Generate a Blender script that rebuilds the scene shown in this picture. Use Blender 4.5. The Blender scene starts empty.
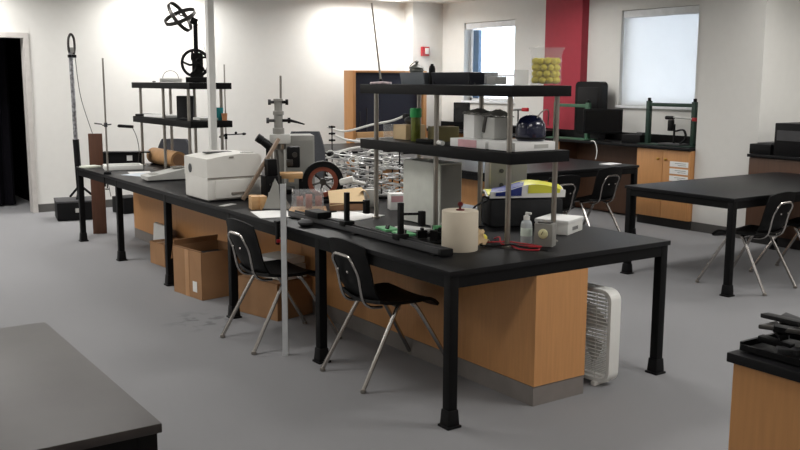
import bpy, bmesh, math, random
from mathutils import Vector, Matrix, Euler
random.seed(7)
C = bpy.context.scene
col = C.collection
R = math.radians
# ------------------------------------------------------------------ camera, world, lights
cd = bpy.data.cameras.new('camera'); cam = bpy.data.objects.new('camera', cd); col.objects.link(cam)
yaw, pitch, roll = .9678, -.1557, .0041
d = Vector((math.cos(yaw)*math.cos(pitch), math.sin(yaw)*math.cos(pitch), math.sin(pitch)))
r = Vector((math.sin(yaw), -math.cos(yaw), 0)); u = r.cross(d)
r2 = math.cos(roll)*r + math.sin(roll)*u; u2 = -math.sin(roll)*r + math.cos(roll)*u
m = Matrix((r2, u2, -d)).transposed().to_4x4(); m.translation = Vector((-2.5434, -3.2719, 1.6183))
cam.matrix_world = m
cd.sensor_width = 36; cd.lens = 912.8/800*36; cd.clip_start = .05; cd.clip_end = 200
C.camera = cam
C.view_settings.view_transform = 'Standard'; C.view_settings.look = 'None'
C.view_settings.gamma = 1; C.view_settings.use_curve_mapping = False
C.view_settings.exposure = 0.0
w = bpy.data.worlds.new('sky'); C.world = w; w.use_nodes = True
bg = w.node_tree.nodes['Background']; bg.inputs[0].default_value = (.80, .90, 1, 1); bg.inputs[1].default_value = 5.0
CEIL = 2.81
LIGHTS = [(x, y) for x in (-3.4, -.9, 1.8, 4.75) for y in (-4.6, -1.4, 1.8, 5.0, 7.95)]+[(5.85, .55)]  # last entry: added unseen fixture that brightens the column's right face
LP = 33
LDIM = {(4.75, 1.8): .5, (4.75, 5.0): .75, (-3.4, 1.8): .5, (-3.4, -1.4): .4, (-3.4, -4.6): .4, (-.9, 1.8): .6, (-.9, -1.4): .5, (-.9, -4.6): .5, (1.8, -1.4): 1.5, (1.8, -4.6): 2.0, (4.75, -1.4): 1.2}
for (lx, ly) in LIGHTS:
    l = bpy.data.lights.new('troffer_tube', 'AREA'); l.shape = 'RECTANGLE'; l.size = 1.1; l.size_y = .5
    l.energy = LP*{-4.6: .35, -1.4: .6, 1.8: .85, 5.0: 1.0, 7.95: 1.2}.get(ly, .8)*LDIM.get((lx, ly), 1); l.color = (1, .98, .95); l.spread = R(165)
    o = bpy.data.objects.new('troffer_tube', l); o.location = (lx, ly, CEIL-.012); col.objects.link(o)
# ------------------------------------------------------------------ materials
_m = {}
def mat(name, c, rough=.5, metal=0, var=.06, scale=12, bump=0, bscale=60, trans=0, ior=1.45, emit=0, alpha=1, coat=0, spec=None, stretch=None):
    if name in _m: return _m[name]
    M = bpy.data.materials.new(name); M.use_nodes = True
    n = M.node_tree.nodes; L = M.node_tree.links; b = n['Principled BSDF']
    lin = [((v/255+.055)/1.055)**2.4 if v > 10 else v/255/12.92 for v in c]
    tc = n.new('ShaderNodeTexCoord'); src = tc.outputs['Object']
    if stretch:
        mp = n.new('ShaderNodeMapping'); mp.inputs['Scale'].default_value = stretch
        L.new(src, mp.inputs[0]); src = mp.outputs[0]
    nz = n.new('ShaderNodeTexNoise'); nz.inputs['Scale'].default_value = scale; nz.inputs['Detail'].default_value = 4
    L.new(src, nz.inputs['Vector'])
    cr = n.new('ShaderNodeValToRGB'); e = cr.color_ramp.elements
    e[0].position = .3; e[1].position = .7
    e[0].color = tuple(min(1, v*(1-var)) for v in lin)+(1,); e[1].color = tuple(min(1, v*(1+var)) for v in lin)+(1,)
    L.new(nz.outputs['Fac'], cr.inputs[0]); L.new(cr.outputs[0], b.inputs['Base Color'])
    b.inputs['Roughness'].default_value = rough; b.inputs['Metallic'].default_value = metal
    b.inputs['IOR'].default_value = ior
    if spec is not None: b.inputs['Specular IOR Level'].default_value = spec
    if trans: b.inputs['Transmission Weight'].default_value = trans
    if coat: b.inputs['Coat Weight'].default_value = coat; b.inputs['Coat Roughness'].default_value = .2
    if alpha < 1: b.inputs['Alpha'].default_value = alpha
    if emit:
        b.inputs['Emission Color'].default_value = tuple(lin)+(1,); b.inputs['Emission Strength'].default_value = emit
    if bump:
        n2 = n.new('ShaderNodeTexNoise'); n2.inputs['Scale'].default_value = bscale; n2.inputs['Detail'].default_value = 3
        L.new(src, n2.inputs['Vector'])
        bp = n.new('ShaderNodeBump'); bp.inputs['Strength'].default_value = bump; bp.inputs['Distance'].default_value = .01
        L.new(n2.outputs['Fac'], bp.inputs['Height']); L.new(bp.outputs[0], b.inputs['Normal'])
    _m[name] = M; return M
def wood(name, c, var=.12, rough=.45, st=(30, 30, 2)):
    return mat(name, c, rough, var=var, scale=2.2, stretch=st)
WALL = mat('wall_paint', (225, 224, 220), .75, var=.012, bump=.05, bscale=120)
CEILM = mat('ceiling_tile', (225, 224, 220), .9, var=.03, scale=40)
FLOOR = mat('grey_carpet', (140, 140, 142), .95, var=.10, scale=300, bump=.35, bscale=700, spec=.1)
REDP = mat('red_paint', (160, 44, 60), .6, var=.04)
RUBBER = mat('rubber_base', (88, 86, 84), .6)
BLK = mat('black_laminate', (11, 11, 12), .5, var=.15, scale=25, spec=.18)
BLKT = mat('black_top', (19, 19, 21), .42, var=.10, scale=14, bump=.02, bscale=400, spec=.24)
DESKT = mat('desk_top_sheen_tint', (54, 49, 48), .40, var=.10, scale=10, spec=.6)  # black top lifted to brown, so its warm sheen is partly in the colour
BLKS = mat('black_shelf', (10, 10, 12), .5, var=.12, spec=.18)
BLKP = mat('black_plastic', (12, 12, 14), .5, var=.12, scale=30, spec=.25)
CHAIRP = mat('chair_plastic', (7, 7, 8), .55, var=.12, spec=.22, bump=.15, bscale=300)
CHROME = mat('chrome', (180, 176, 172), .25, 1, var=.04)
STEEL = mat('steel_rod', (160, 155, 148), .38, 1, var=.06)
DSTEEL = mat('dark_steel', (80, 78, 76), .4, .8)
OAK = wood('oak_laminate', (198, 144, 92), var=.06)
TOE = mat('toe_kick_vinyl', (128, 122, 118), .5, var=.06)
CARD = mat('cardboard', (166, 126, 90), .85, var=.08, scale=6)
CARDL = mat('light_cardboard', (216, 190, 150), .85, var=.05, scale=6)
CARDD = mat('dark_cardboard_edge', (134, 100, 74), .85, var=.08)
TAPE = mat('packing_tape', (186, 142, 100), .3)
PINE = wood('pine', (206, 164, 116), st=(2, 20, 20))
DWOOD = wood('dark_walnut', (92, 60, 44), st=(30, 30, 2))
TUBEW = mat('kraft_tube', (172, 132, 90), .75, var=.12, scale=10)
WHITE = mat('white_plastic', (228, 228, 224), .42, var=.015)
BEIGE = mat('printer_beige', (224, 222, 216), .45, var=.015)
BEIGED = mat('printer_seam', (128, 122, 114), .6)
PAPER = mat('paper', (236, 236, 234), .8, var=.02)
GREYP = mat('grey_paint', (140, 139, 134), .5, var=.04)
GREYL = mat('light_grey_plastic', (186, 186, 182), .5, var=.04)
GREYD = mat('dark_grey_plastic', (66, 66, 68), .55, var=.08)
CHGREY = mat('grey_chair_fabric', (64, 65, 70), .85, var=.12, scale=120, bump=.2, bscale=400)
COPPER = mat('copper_winding', (150, 84, 66), .45, .4, var=.12)
GREEN = mat('green_paint', (30, 56, 46), .45, var=.08)
BGREEN = mat('bright_green_plastic', (40, 160, 84), .45)
PCB = mat('pale_green_board', (120, 200, 140), .5, var=.12, scale=60)
NAVY = mat('navy_gloss', (24, 28, 54), .16, var=.06, coat=.6)
NAVYF = mat('navy_panel', (30, 32, 48), .7, var=.06)
TEAL = mat('teal_plastic', (34, 140, 146), .45)
ORANGE = mat('orange_plastic', (204, 140, 98), .5)
YEL = mat('yellow_ball', (238, 222, 78), .5, var=.05)
PINK = mat('pink_print', (214, 166, 172), .6, var=.08)
REDC = mat('red_plastic', (170, 36, 44), .4)
REDK = mat('dark_red_knob', (96, 26, 30), .35)
FROLL = mat('paper_roll', (212, 201, 182), .85, var=.02)
BLUEP = mat('blue_print', (36, 52, 130), .4)
YELP = mat('yellow_print', (222, 220, 70), .4, var=.06)
LBLUE = mat('light_blue_plastic', (120, 160, 205), .5)
GLASS = mat('window_glass', (250, 252, 255), .02, trans=1, var=0, alpha=.12)
ACRYL = mat('clear_acrylic', (235, 238, 240), .06, var=0, ior=1.4, alpha=.13)
JARG = mat('jar_glass', (240, 243, 244), .04, var=0, ior=1.45, alpha=.09)
BLIND = mat('blind_fabric', (238, 239, 240), .85, var=.015, scale=4, trans=.45)
TEALF = mat('window_mullion', (70, 96, 124), .5)
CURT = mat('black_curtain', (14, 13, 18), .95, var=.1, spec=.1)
DIFF = mat('light_diffuser', (255, 250, 242), .5, emit=2.2)
BRASS = mat('brass', (200, 160, 84), .3, 1)
GREENLIQ = mat('olive_tube', (120, 128, 60), .15, var=.25, scale=30, trans=.35)
AMBER = mat('olive_carton', (126, 116, 74), .6, var=.12)
SCREEN = mat('dark_screen', (12, 12, 15), .18, var=.05)
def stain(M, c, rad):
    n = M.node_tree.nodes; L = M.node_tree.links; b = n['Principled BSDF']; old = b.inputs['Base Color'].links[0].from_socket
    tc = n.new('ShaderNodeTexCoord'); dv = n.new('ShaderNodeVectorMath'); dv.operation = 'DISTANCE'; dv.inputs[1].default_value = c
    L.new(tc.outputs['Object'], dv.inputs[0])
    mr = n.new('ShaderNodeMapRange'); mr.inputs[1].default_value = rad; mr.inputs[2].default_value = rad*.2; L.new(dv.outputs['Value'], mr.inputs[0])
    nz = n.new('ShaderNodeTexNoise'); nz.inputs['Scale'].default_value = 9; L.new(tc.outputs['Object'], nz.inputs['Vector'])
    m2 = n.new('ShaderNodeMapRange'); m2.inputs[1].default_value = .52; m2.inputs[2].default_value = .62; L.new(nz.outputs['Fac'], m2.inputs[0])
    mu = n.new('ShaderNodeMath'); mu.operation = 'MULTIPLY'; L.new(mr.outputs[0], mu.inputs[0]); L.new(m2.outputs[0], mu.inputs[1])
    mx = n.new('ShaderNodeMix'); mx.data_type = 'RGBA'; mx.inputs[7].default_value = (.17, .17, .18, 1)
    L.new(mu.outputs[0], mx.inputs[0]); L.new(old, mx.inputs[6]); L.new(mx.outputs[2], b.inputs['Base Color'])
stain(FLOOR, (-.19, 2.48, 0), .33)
# ------------------------------------------------------------------ mesh builder
class MB:
    def __init__(s): s.bm = bmesh.new(); s.mi = 0; s.mats = []
    def use(s, M):
        if M not in s.mats: s.mats.append(M)
        s.mi = s.mats.index(M); return s
    def _fin(s, vs, mtx=None):
        if mtx is not None: bmesh.ops.transform(s.bm, matrix=mtx, verts=vs)
        fs = set(f for v in vs for f in v.link_faces)
        for f in fs: f.material_index = s.mi
        return s
    def box(s, c, size, rot=(0, 0, 0), bev=0, taper=None):
        t = bmesh.ops.create_cube(s.bm, size=1); vs = t['verts']
        for v in vs:
            k = 1
            if taper and v.co.z > 0: v.co.x *= taper; v.co.y *= taper
            v.co = Vector((v.co.x*size[0], v.co.y*size[1], v.co.z*size[2]))
        if bev:
            es = list({e for v in vs for e in v.link_edges})
            q = bmesh.ops.bevel(s.bm, geom=es, offset=bev, segments=2, profile=.6, affect='EDGES')
            vs = list({v for v in q['verts']} | {v for f in q['faces'] for v in f.verts} | set(v for v in vs if v.is_valid))
        return s._fin(vs, Matrix.Translation(c) @ Euler(rot).to_matrix().to_4x4())
    def bx(s, x0, x1, y0, y1, z0, z1, bev=0):
        return s.box(((x0+x1)/2, (y0+y1)/2, (z0+z1)/2), (abs(x1-x0), abs(y1-y0), abs(z1-z0)), bev=bev)
    def tube(s, pts, rad, n=8, closed=False, cap=True):
        pts = [Vector(p) for p in pts]; N = len(pts)
        rr = rad if isinstance(rad, (list, tuple)) else [rad]*N
        rings = []; prev = None
        for i, p in enumerate(pts):
            if closed: t = pts[(i+1) % N]-pts[i-1]
            else: t = pts[min(i+1, N-1)]-pts[max(i-1, 0)]
            t.normalize()
            if prev is None:
                a = Vector((0, 0, 1)) if abs(t.z) < .9 else Vector((1, 0, 0))
                x = t.cross(a).normalized()
            else: x = (prev-t*prev.dot(t)).normalized()
            prev = x; y = t.cross(x)
            rings.append([s.bm.verts.new(p+(x*math.cos(2*math.pi*k/n)+y*math.sin(2*math.pi*k/n))*rr[i]) for k in range(n)])
        seg = range(N) if closed else range(N-1)
        fs = []
        for i in seg:
            a, b = rings[i], rings[(i+1) % N]
            for k in range(n): fs.append(s.bm.faces.new((a[k], a[(k+1) % n], b[(k+1) % n], b[k])))
        if cap and not closed:
            fs.append(s.bm.faces.new(list(reversed(rings[0])))); fs.append(s.bm.faces.new(rings[-1]))
        for f in fs: f.material_index = s.mi; f.smooth = True
        return s
    def cyl(s, p0, p1, rad, n=16, r1=None):
        s.tube([p0, p1], [rad, rad if r1 is None else r1], n); return s
    def lathe(s, prof, c=(0, 0, 0), n=24, rot=None):
        M = Matrix.Translation(c) @ (Euler(rot).to_matrix().to_4x4() if rot else Matrix())
        rings = []
        for (rad, z) in prof:
            rings.append([s.bm.verts.new(M @ Vector((rad*math.cos(2*math.pi*k/n), rad*math.sin(2*math.pi*k/n), z))) for k in range(n)] if rad > 1e-5 else [s.bm.verts.new(M @ Vector((0, 0, z)))])
        for a, b in zip(rings, rings[1:]):
            for k in range(n):
                k2 = (k+1) % n
                if len(a) == 1 and len(b) == 1: break
                if len(a) == 1: f = (a[0], b[k2], b[k]) if False else (a[0], b[k], b[k2])
                elif len(b) == 1: f = (a[k], b[0], a[k2]) if False else (a[k], a[k2], b[0])
                else: f = (a[k], a[k2], b[k2], b[k])
                q = s.bm.faces.new(f); q.material_index = s.mi; q.smooth = True
        return s
    def sph(s, c, rad, n=14, sc=(1, 1, 1)):
        k = n//2
        pr = [(rad*math.sin(math.pi*i/k), -rad*math.cos(math.pi*i/k)) for i in range(k+1)]
        b4 = set(s.bm.verts); s.lathe([(max(a, 0), b) for a, b in pr], (0, 0, 0), n)
        vs = [v for v in s.bm.verts if v not in b4]
        for v in vs: v.co = Vector((v.co.x*sc[0]+c[0], v.co.y*sc[1]+c[1], v.co.z*sc[2]+c[2]))
        return s
    def prism(s, poly, z0, z1, mtx=None):
        a = [s.bm.verts.new((p[0], p[1], z0)) for p in poly]; b = [s.bm.verts.new((p[0], p[1], z1)) for p in poly]
        n = len(poly); s.bm.faces.new(list(reversed(a))); s.bm.faces.new(b)
        for i in range(n): s.bm.faces.new((a[i], a[(i+1) % n], b[(i+1) % n], b[i]))
        return s._fin(a+b, mtx)
    def shell(s, fn, nu, nv, th):
        g = [[Vector(fn(-1+2*i/nu, -1+2*j/nv)) for j in range(nv+1)] for i in range(nu+1)]
        def nrm(i, j):
            a = g[min(i+1, nu)][j]-g[max(i-1, 0)][j]; b = g[i][min(j+1, nv)]-g[i][max(j-1, 0)]
            return a.cross(b).normalized()
        A = [[s.bm.verts.new(g[i][j]+nrm(i, j)*th/2) for j in range(nv+1)] for i in range(nu+1)]
        B = [[s.bm.verts.new(g[i][j]-nrm(i, j)*th/2) for j in range(nv+1)] for i in range(nu+1)]
        fs = []
        for i in range(nu):
            for j in range(nv):
                fs.append(s.bm.faces.new((A[i][j], A[i+1][j], A[i+1][j+1], A[i][j+1])))
                fs.append(s.bm.faces.new((B[i][j], B[i][j+1], B[i+1][j+1], B[i+1][j])))
        for i in range(nu):
            fs.append(s.bm.faces.new((A[i][0], B[i][0], B[i+1][0], A[i+1][0]))); fs.append(s.bm.faces.new((A[i][nv], A[i+1][nv], B[i+1][nv], B[i][nv])))
        for j in range(nv):
            fs.append(s.bm.faces.new((A[0][j], A[0][j+1], B[0][j+1], B[0][j]))); fs.append(s.bm.faces.new((A[nu][j], B[nu][j], B[nu][j+1], A[nu][j+1])))
        for f in fs: f.smooth = True; f.material_index = s.mi
        return s
    def done(s, name, M=None, parent=None, loc=None, rot=None, kind=None):
        me = bpy.data.meshes.new(name)
        bmesh.ops.recalc_face_normals(s.bm, faces=s.bm.faces[:])
        s.bm.to_mesh(me); s.bm.free()
        for x in (s.mats or [M]): me.materials.append(x)
        try: me.set_sharp_from_angle(angle=R(40))
        except Exception: pass
        o = bpy.data.objects.new(name, me); col.objects.link(o)
        if parent is not None: o.parent = parent
        if loc: o.location = loc
        if rot: o.rotation_euler = rot
        if kind: o['kind'] = kind
        return o
def tag(o, label, cat, group=None):
    o['label'] = label; o['category'] = cat
    if group: o['group'] = group
    return o
def thing(name, label, cat, loc=(0, 0, 0), rz=0, group=None):
    o = bpy.data.objects.new(name, None); col.objects.link(o); o.empty_display_size = .1
    o.location = loc; o.rotation_euler = (0, 0, R(rz)); return tag(o, label, cat, group)
def dup(root, loc, rz, label=None, rot=None):
    def cp(o, par):
        c = o.copy(); col.objects.link(c); c.parent = par
        for k in list(o.children): cp(k, c)
        return c
    c = cp(root, None); c.location = loc; c.rotation_euler = rot or (0, 0, R(rz))
    if label: c['label'] = label
    return c
def arc(cx, cy, rad, a0, a1, n): return [(cx+rad*math.cos(R(a0+(a1-a0)*i/n)), cy+rad*math.sin(R(a0+(a1-a0)*i/n))) for i in range(n+1)]
def rope(*pts, n=8):
    P = [Vector(p) for p in pts]; P = [P[0]]+P+[P[-1]]; out = []
    for i in range(1, len(P)-2):
        for k in range(n):
            t = k/n; a, b, c, e = P[i-1:i+3]
            out.append(.5*((2*b)+(-a+c)*t+(2*a-5*b+4*c-e)*t*t+(-a+3*b-3*c+e)*t**3))
    out.append(P[-2]); return out
S = 'structure'
# ------------------------------------------------------------------ room
XW, YW, X0, Y0 = 6.2, 8.5, -5.2, -6.2
MB().bx(X0-.1, XW+.6, Y0-.1, YW+2.2, -.1, 0).done('floor', FLOOR, kind=S)
MB().bx(X0-.1, XW+.6, Y0-.1, YW+2.2, CEIL, CEIL+.1).done('ceiling', CEILM, kind=S)
g = MB()
k = X0+.2
while k < XW: g.bx(k-.011, k+.011, Y0, YW, CEIL-.006, CEIL+.002); k += .61
k = Y0+.3
while k < YW: g.bx(X0, XW, k-.011, k+.011, CEIL-.006, CEIL+.002); k += .61
g.done('trim_1', mat('ceiling_grid', (222, 222, 218), .5), kind=S)
D0, D1, DH = -1.85, .07, 2.14
wb = MB(); wb.bx(X0, D0, YW, YW+.12, 0, CEIL); wb.bx(D1, XW+.1, YW, YW+.12, 0, CEIL); wb.bx(D0, D1, YW, YW+.12, DH, CEIL)
wb.done('wall_back', WALL, kind=S)
# dark alcove behind the door opening
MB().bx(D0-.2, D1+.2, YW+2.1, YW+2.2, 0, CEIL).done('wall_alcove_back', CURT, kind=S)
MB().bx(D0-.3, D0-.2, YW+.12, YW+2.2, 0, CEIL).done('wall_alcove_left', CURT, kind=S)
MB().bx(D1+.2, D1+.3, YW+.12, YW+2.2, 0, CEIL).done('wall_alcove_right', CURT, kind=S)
dr = MB(); dr.use(mat('door_frame_paint', (196, 192, 188), .5))
dr.bx(D1-.015, D1+.045, YW-.02, YW+.14, 0, DH+.04); dr.bx(D0-.045, D0+.015, YW-.02, YW+.14, 0, DH+.04); dr.bx(D0+.0151, D1-.0151, YW-.02, YW+.14, DH-.02, DH+.04)
dr.done('door_1', kind=S)
cu = MB(); n = 60
pts = [(D0+.05+(D1-D0-.1)*i/n, YW+.80+.035*math.sin(i*1.25)) for i in range(n+1)]
cu.prism(pts+[(x, y+.012) for x, y in reversed(pts)], .02, DH+.15)
tag(cu.done('curtain', CURT), 'black pleated curtain hanging inside the dark doorway at far left', 'curtain')
# window wall
W1 = (6.60, 7.74, 1.34, 2.49); W2 = (3.50, 4.64, 1.34, 2.49)
ww = MB(); ys = [Y0, W2[0], W2[1], W1[0], W1[1], YW]
ww.bx(XW, XW+.25, 2.39, ys[1], 0, CEIL); ww.bx(6.58, 6.7, Y0, 2.40, 0, CEIL); ww.bx(XW, XW+.25, ys[2], ys[3], 0, CEIL); ww.bx(XW, XW+.25, ys[4], ys[5]+.1, 0, CEIL)
for W in (W1, W2):
    ww.bx(XW, XW+.25, W[0], W[1], 0, W[2]); ww.bx(XW, XW+.25, W[0], W[1], W[3], CEIL)
ww.done('wall_right', WALL, kind=S)
FR = mat('window_frame_white', (236, 238, 240), .4)
for i, W in enumerate((W1, W2)):
    f = MB(); x0, x1 = XW+.13, XW+.19; t = .045
    f.bx(x0, x1, W[0], W[0]+t, W[2], W[3]); f.bx(x0, x1, W[1]-t, W[1], W[2], W[3]); f.bx(x0, x1, W[0], W[1], W[2], W[2]+t); f.bx(x0, x1, W[0], W[1], W[3]-t, W[3])
    fo = f.done('window_%d' % (i+1), FR, kind=S)
    MB().bx(XW+.155, XW+.162, W[0]+t, W[1]-t, W[2]+t, W[3]-t).done('pane', GLASS, fo)
    MB().bx(XW-.03, XW+.13, W[0]-.02, W[1]+.02, W[2]-.03, W[2], .004).done('window_sill', FR, fo)
    MB().bx(XW+.02, XW+.09, W[0]+.01, W[1]-.01, W[3]-.09, W[3]-.005, .006).done('blind_cassette', FR, fo)
    if i == 0:
        MB().bx(x0-.01, x1-.01, W[1]-.20, W[1]-.075, W[2]+.04, W[3]-.1).done('mullion', TEALF, fo)
        MB().bx(x0-.01, x1+.02, W[0]+.04, W[1]-.2, W[2]+.36, W[2]+.385).done('glazing_bar', FR, fo)
    else:
        MB().bx(XW+.05, XW+.055, W[0]+.004, W[1]-.004, W[2]+.015, W[3]-.09).done('roller_blind', BLIND, fo)
        MB().bx(XW+.043, XW+.062, W[0]+.02, W[1]-.02, W[2]+.004, W[2]+.020).done('blind_rail', FR, fo)
        MB().tube([(XW+.04, W[1]-.03, W[2]+.35), (XW+.04, W[1]-.03, W[3]-.09)], .004, 5).done('pull_cord', FR, fo)
# daylight haze outside is the sky itself; other walls
MB().bx(X0-.12, X0, Y0, YW+.1, 0, CEIL).done('wall_left', WALL, kind=S)
MB().bx(X0, 6.7, Y0-.12, Y0, 0, CEIL).done('wall_front', WALL, kind=S)
MB().bx(5.63, XW, 8.28, YW, 0, CEIL).done('wall_corner_pier', WALL, kind=S)
MB().bx(6.08, XW, 5.19, 5.86, 0, CEIL).done('wall_red_pier', REDP, kind=S)
MB().bx(5.80, 6.59, 2.38, 3.14, 0, CEIL).done('wall_column', WALL, kind=S)
MB().bx(D1+.045, 5.63, YW-.012, YW, 0, .10).done('baseboard_back', RUBBER, kind=S)
MB().bx(5.788, 5.80, 2.368, 3.14, 0, .10).done('baseboard_column', RUBBER, kind=S)
MB().bx(X0, X0+.012, Y0, YW, 0, .10).done('baseboard_left', RUBBER, kind=S)
# light fixtures, including the added unseen one right of the column
for i, (lx, ly) in enumerate(LIGHTS):
    t = thing('ceiling_light', 'recessed rectangular fluorescent ceiling light' if (lx, ly) != (4.75, 7.95) else 'lit fluorescent ceiling light at the top edge near the far corner', 'light', (lx, ly, CEIL-.008), 0, 'fluorescent ceiling lights')
    f = MB(); f.bx(-.61, -.57, -.305, .305, -.004, .006); f.bx(.57, .61, -.305, .305, -.004, .006); f.bx(-.57, .57, -.305, -.27, -.004, .006); f.bx(-.57, .57, .27, .305, -.004, .006)
    f.done('frame', FR, t); MB().bx(-.57, .57, -.27, .27, .001, .006).done('diffuser', DIFF, t)
# ------------------------------------------------------------------ lab tables
def lab_table(label, x0, x1, y0, y1, bays, h=.76, top=BLKT, longy=True):
    t = thing('lab_table', label, 'table', (x0, y0, 0)); W, L = x1-x0, y1-y0
    MB().bx(0, W, 0, L, h-.026, h, .004).done('tabletop', top, t)
    a = MB(); e = .012
    a.bx(e, e+.025, e, L-e, h-.085, h-.026); a.bx(W-e-.025, W-e, e, L-e, h-.085, h-.026); a.bx(e, W-e, e, e+.025, h-.085, h-.026); a.bx(e, W-e, L-e-.025, L-e, h-.085, h-.026)
    a.done('apron', BLK, t)
    lg = None
    for i in range(bays+1):
        for sx in (.035, W-.035):
            p = (sx, .035+(L-.07)*i/bays, 0) if longy else (.035+(W-.07)*i/bays, .035 if sx < .1 else L-.035, 0)
            if lg is None:
                lg = MB().bx(-.025, .025, -.025, .025, .02, h-.027, .003).done('leg', BLK, t, p)
                f0 = MB().box((0, 0, .05), (.068, .068, .075), bev=.004, taper=.86).box((0, 0, .006), (.082, .082, .012), bev=.003).done('foot_sleeve', BLKP, lg)
            else:
                l2 = lg.copy(); col.objects.link(l2); l2.parent = t; l2.location = p
                f2 = f0.copy(); col.objects.link(f2); f2.parent = l2
    return t
lab_table('long black lab table crowded with apparatus in the middle of the room', -.035, 1.50, -.035, 6.145, 5)
lab_table('bare black lab table at right in front of the white column', 3.385, 5.56, .912, 1.985, 1, longy=False)
lab_table('black lab table behind the main one, before the window counter', 3.05, 4.97, 3.2, 5.72, 2)
lab_table('far black lab table near the back wall', 3.02, 4.55, 6.45, 7.75, 1)
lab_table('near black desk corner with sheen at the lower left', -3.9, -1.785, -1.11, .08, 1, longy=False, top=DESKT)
# island base cabinets
def island(label, x0, x1, y0, y1, h=.674, panels=1):
    t = thing('island_base', label, 'cabinet', (x0, y0, 0)); W, L = x1-x0, y1-y0
    MB().bx(.0, W, .0, L, .0, .10).done('plinth', TOE, t)
    MB().bx(.015, W-.015, .015, L-.015, .10, h).done('carcass', DWOOD, t)
    n = panels
    for i in range(n):
        a, b = L*i/n+(.0015 if i else .0145), L*(i+1)/n-.0015
        MB().bx(-.001, .014, a, b, .103, h).done('side_panel', OAK, t)
    MB().bx(-.001, W+.001, -.004, .014, .103, h).done('end_panel', OAK, t)
    return t
island('long oak-veneer base with grey plinth under the main lab table', 0.514, .87, -.02, 6.06, panels=5)
island('oak-veneer base under the black table behind the main one', 3.25, 3.87, 3.26, 5.6, panels=2)
# ------------------------------------------------------------------ wall counter (window side)
HC = .91
def cab(x0, x1, y0, y1, doors, label, drawer=False, h=HC-.031, labels=False, side=None, front=None):
    x1 = min(x1, XW-.002)
    t = thing('base_cabinet', label, 'cabinet', (x0, y0, 0)); W, L = x1-x0, y1-y0
    MB().bx(.05, W, 0, L, 0, .10).done('plinth', mat('black_toe', (40, 38, 38), .6), t)
    MB().bx(.018, W, 0, L, .10, h).done('carcass', side or OAK, t)
    for i in range(doors):
        a, b = L*i/doors+.003, L*(i+1)/doors-.003
        dd = MB().bx(0, .017, a, b, .105, h-.006, .002).done('door', front or OAK, t)
        ky = b-.05 if i == 0 else a+.05
        MB().lathe([(0, 0), (.008, 0), (.008, .012), (.017, .017), (.017, .024), (0, .028)], (0, ky, h-.11), 12, (0, R(-90), 0)).done('knob', BRASS, dd)
        if labels and i == 0:
            for q, zz in enumerate((h-.155, h-.235, h-.315)):
                lb = MB().use(PAPER).bx(-.002, 0, .02, .02+.25, zz-.03, zz+.03)
                lb.use(GREYD)
                for s_ in range(2): lb.bx(-.003, -.0015, .05, .05+.15-.04*s_, zz+.008-.02*s_, zz+.012-.02*s_)
                lb.done('paper_label', None, dd)
    return t
cab(5.73, XW, 3.15, 3.90, 2, 'oak base cabinet with white labels beside the white column', labels=True)
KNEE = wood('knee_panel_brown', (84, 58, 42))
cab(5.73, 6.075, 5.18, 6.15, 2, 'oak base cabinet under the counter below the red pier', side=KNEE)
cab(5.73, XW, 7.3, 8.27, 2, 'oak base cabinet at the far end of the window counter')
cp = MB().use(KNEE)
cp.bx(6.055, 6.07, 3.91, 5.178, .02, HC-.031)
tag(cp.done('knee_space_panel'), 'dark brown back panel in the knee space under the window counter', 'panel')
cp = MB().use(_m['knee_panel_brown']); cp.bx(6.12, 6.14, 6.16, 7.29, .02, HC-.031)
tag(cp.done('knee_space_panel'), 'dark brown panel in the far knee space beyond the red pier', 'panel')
ct = thing('countertop', 'black countertop running below the windows from column to corner', 'countertop')
MB().bx(5.70, 6.078, 3.145, 8.27, HC-.03, HC, .003).bx(6.0781, XW-.001, 3.145, 5.188, HC-.03, HC).bx(6.0781, XW-.001, 5.862, 8.27, HC-.03, HC).done('slab', BLKT, ct)
bs = MB(); bs.bx(XW-.02, XW-.001, 3.145, 5.185, HC, HC+.1); bs.bx(6.06, 6.079, 5.19, 5.86, HC, HC+.1); bs.bx(XW-.02, XW-.001, 5.865, 8.27, HC, HC+.1); bs.done('backsplash', BLK, ct)
# counter right of the column with printers
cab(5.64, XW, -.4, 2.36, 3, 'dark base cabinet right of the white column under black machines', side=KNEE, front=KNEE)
ct = thing('countertop', 'black countertop right of the white column', 'countertop')
MB().bx(5.62, 6.57, -.4, 2.372, HC-.03, HC, .003).done('slab', BLKT, ct)
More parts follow.
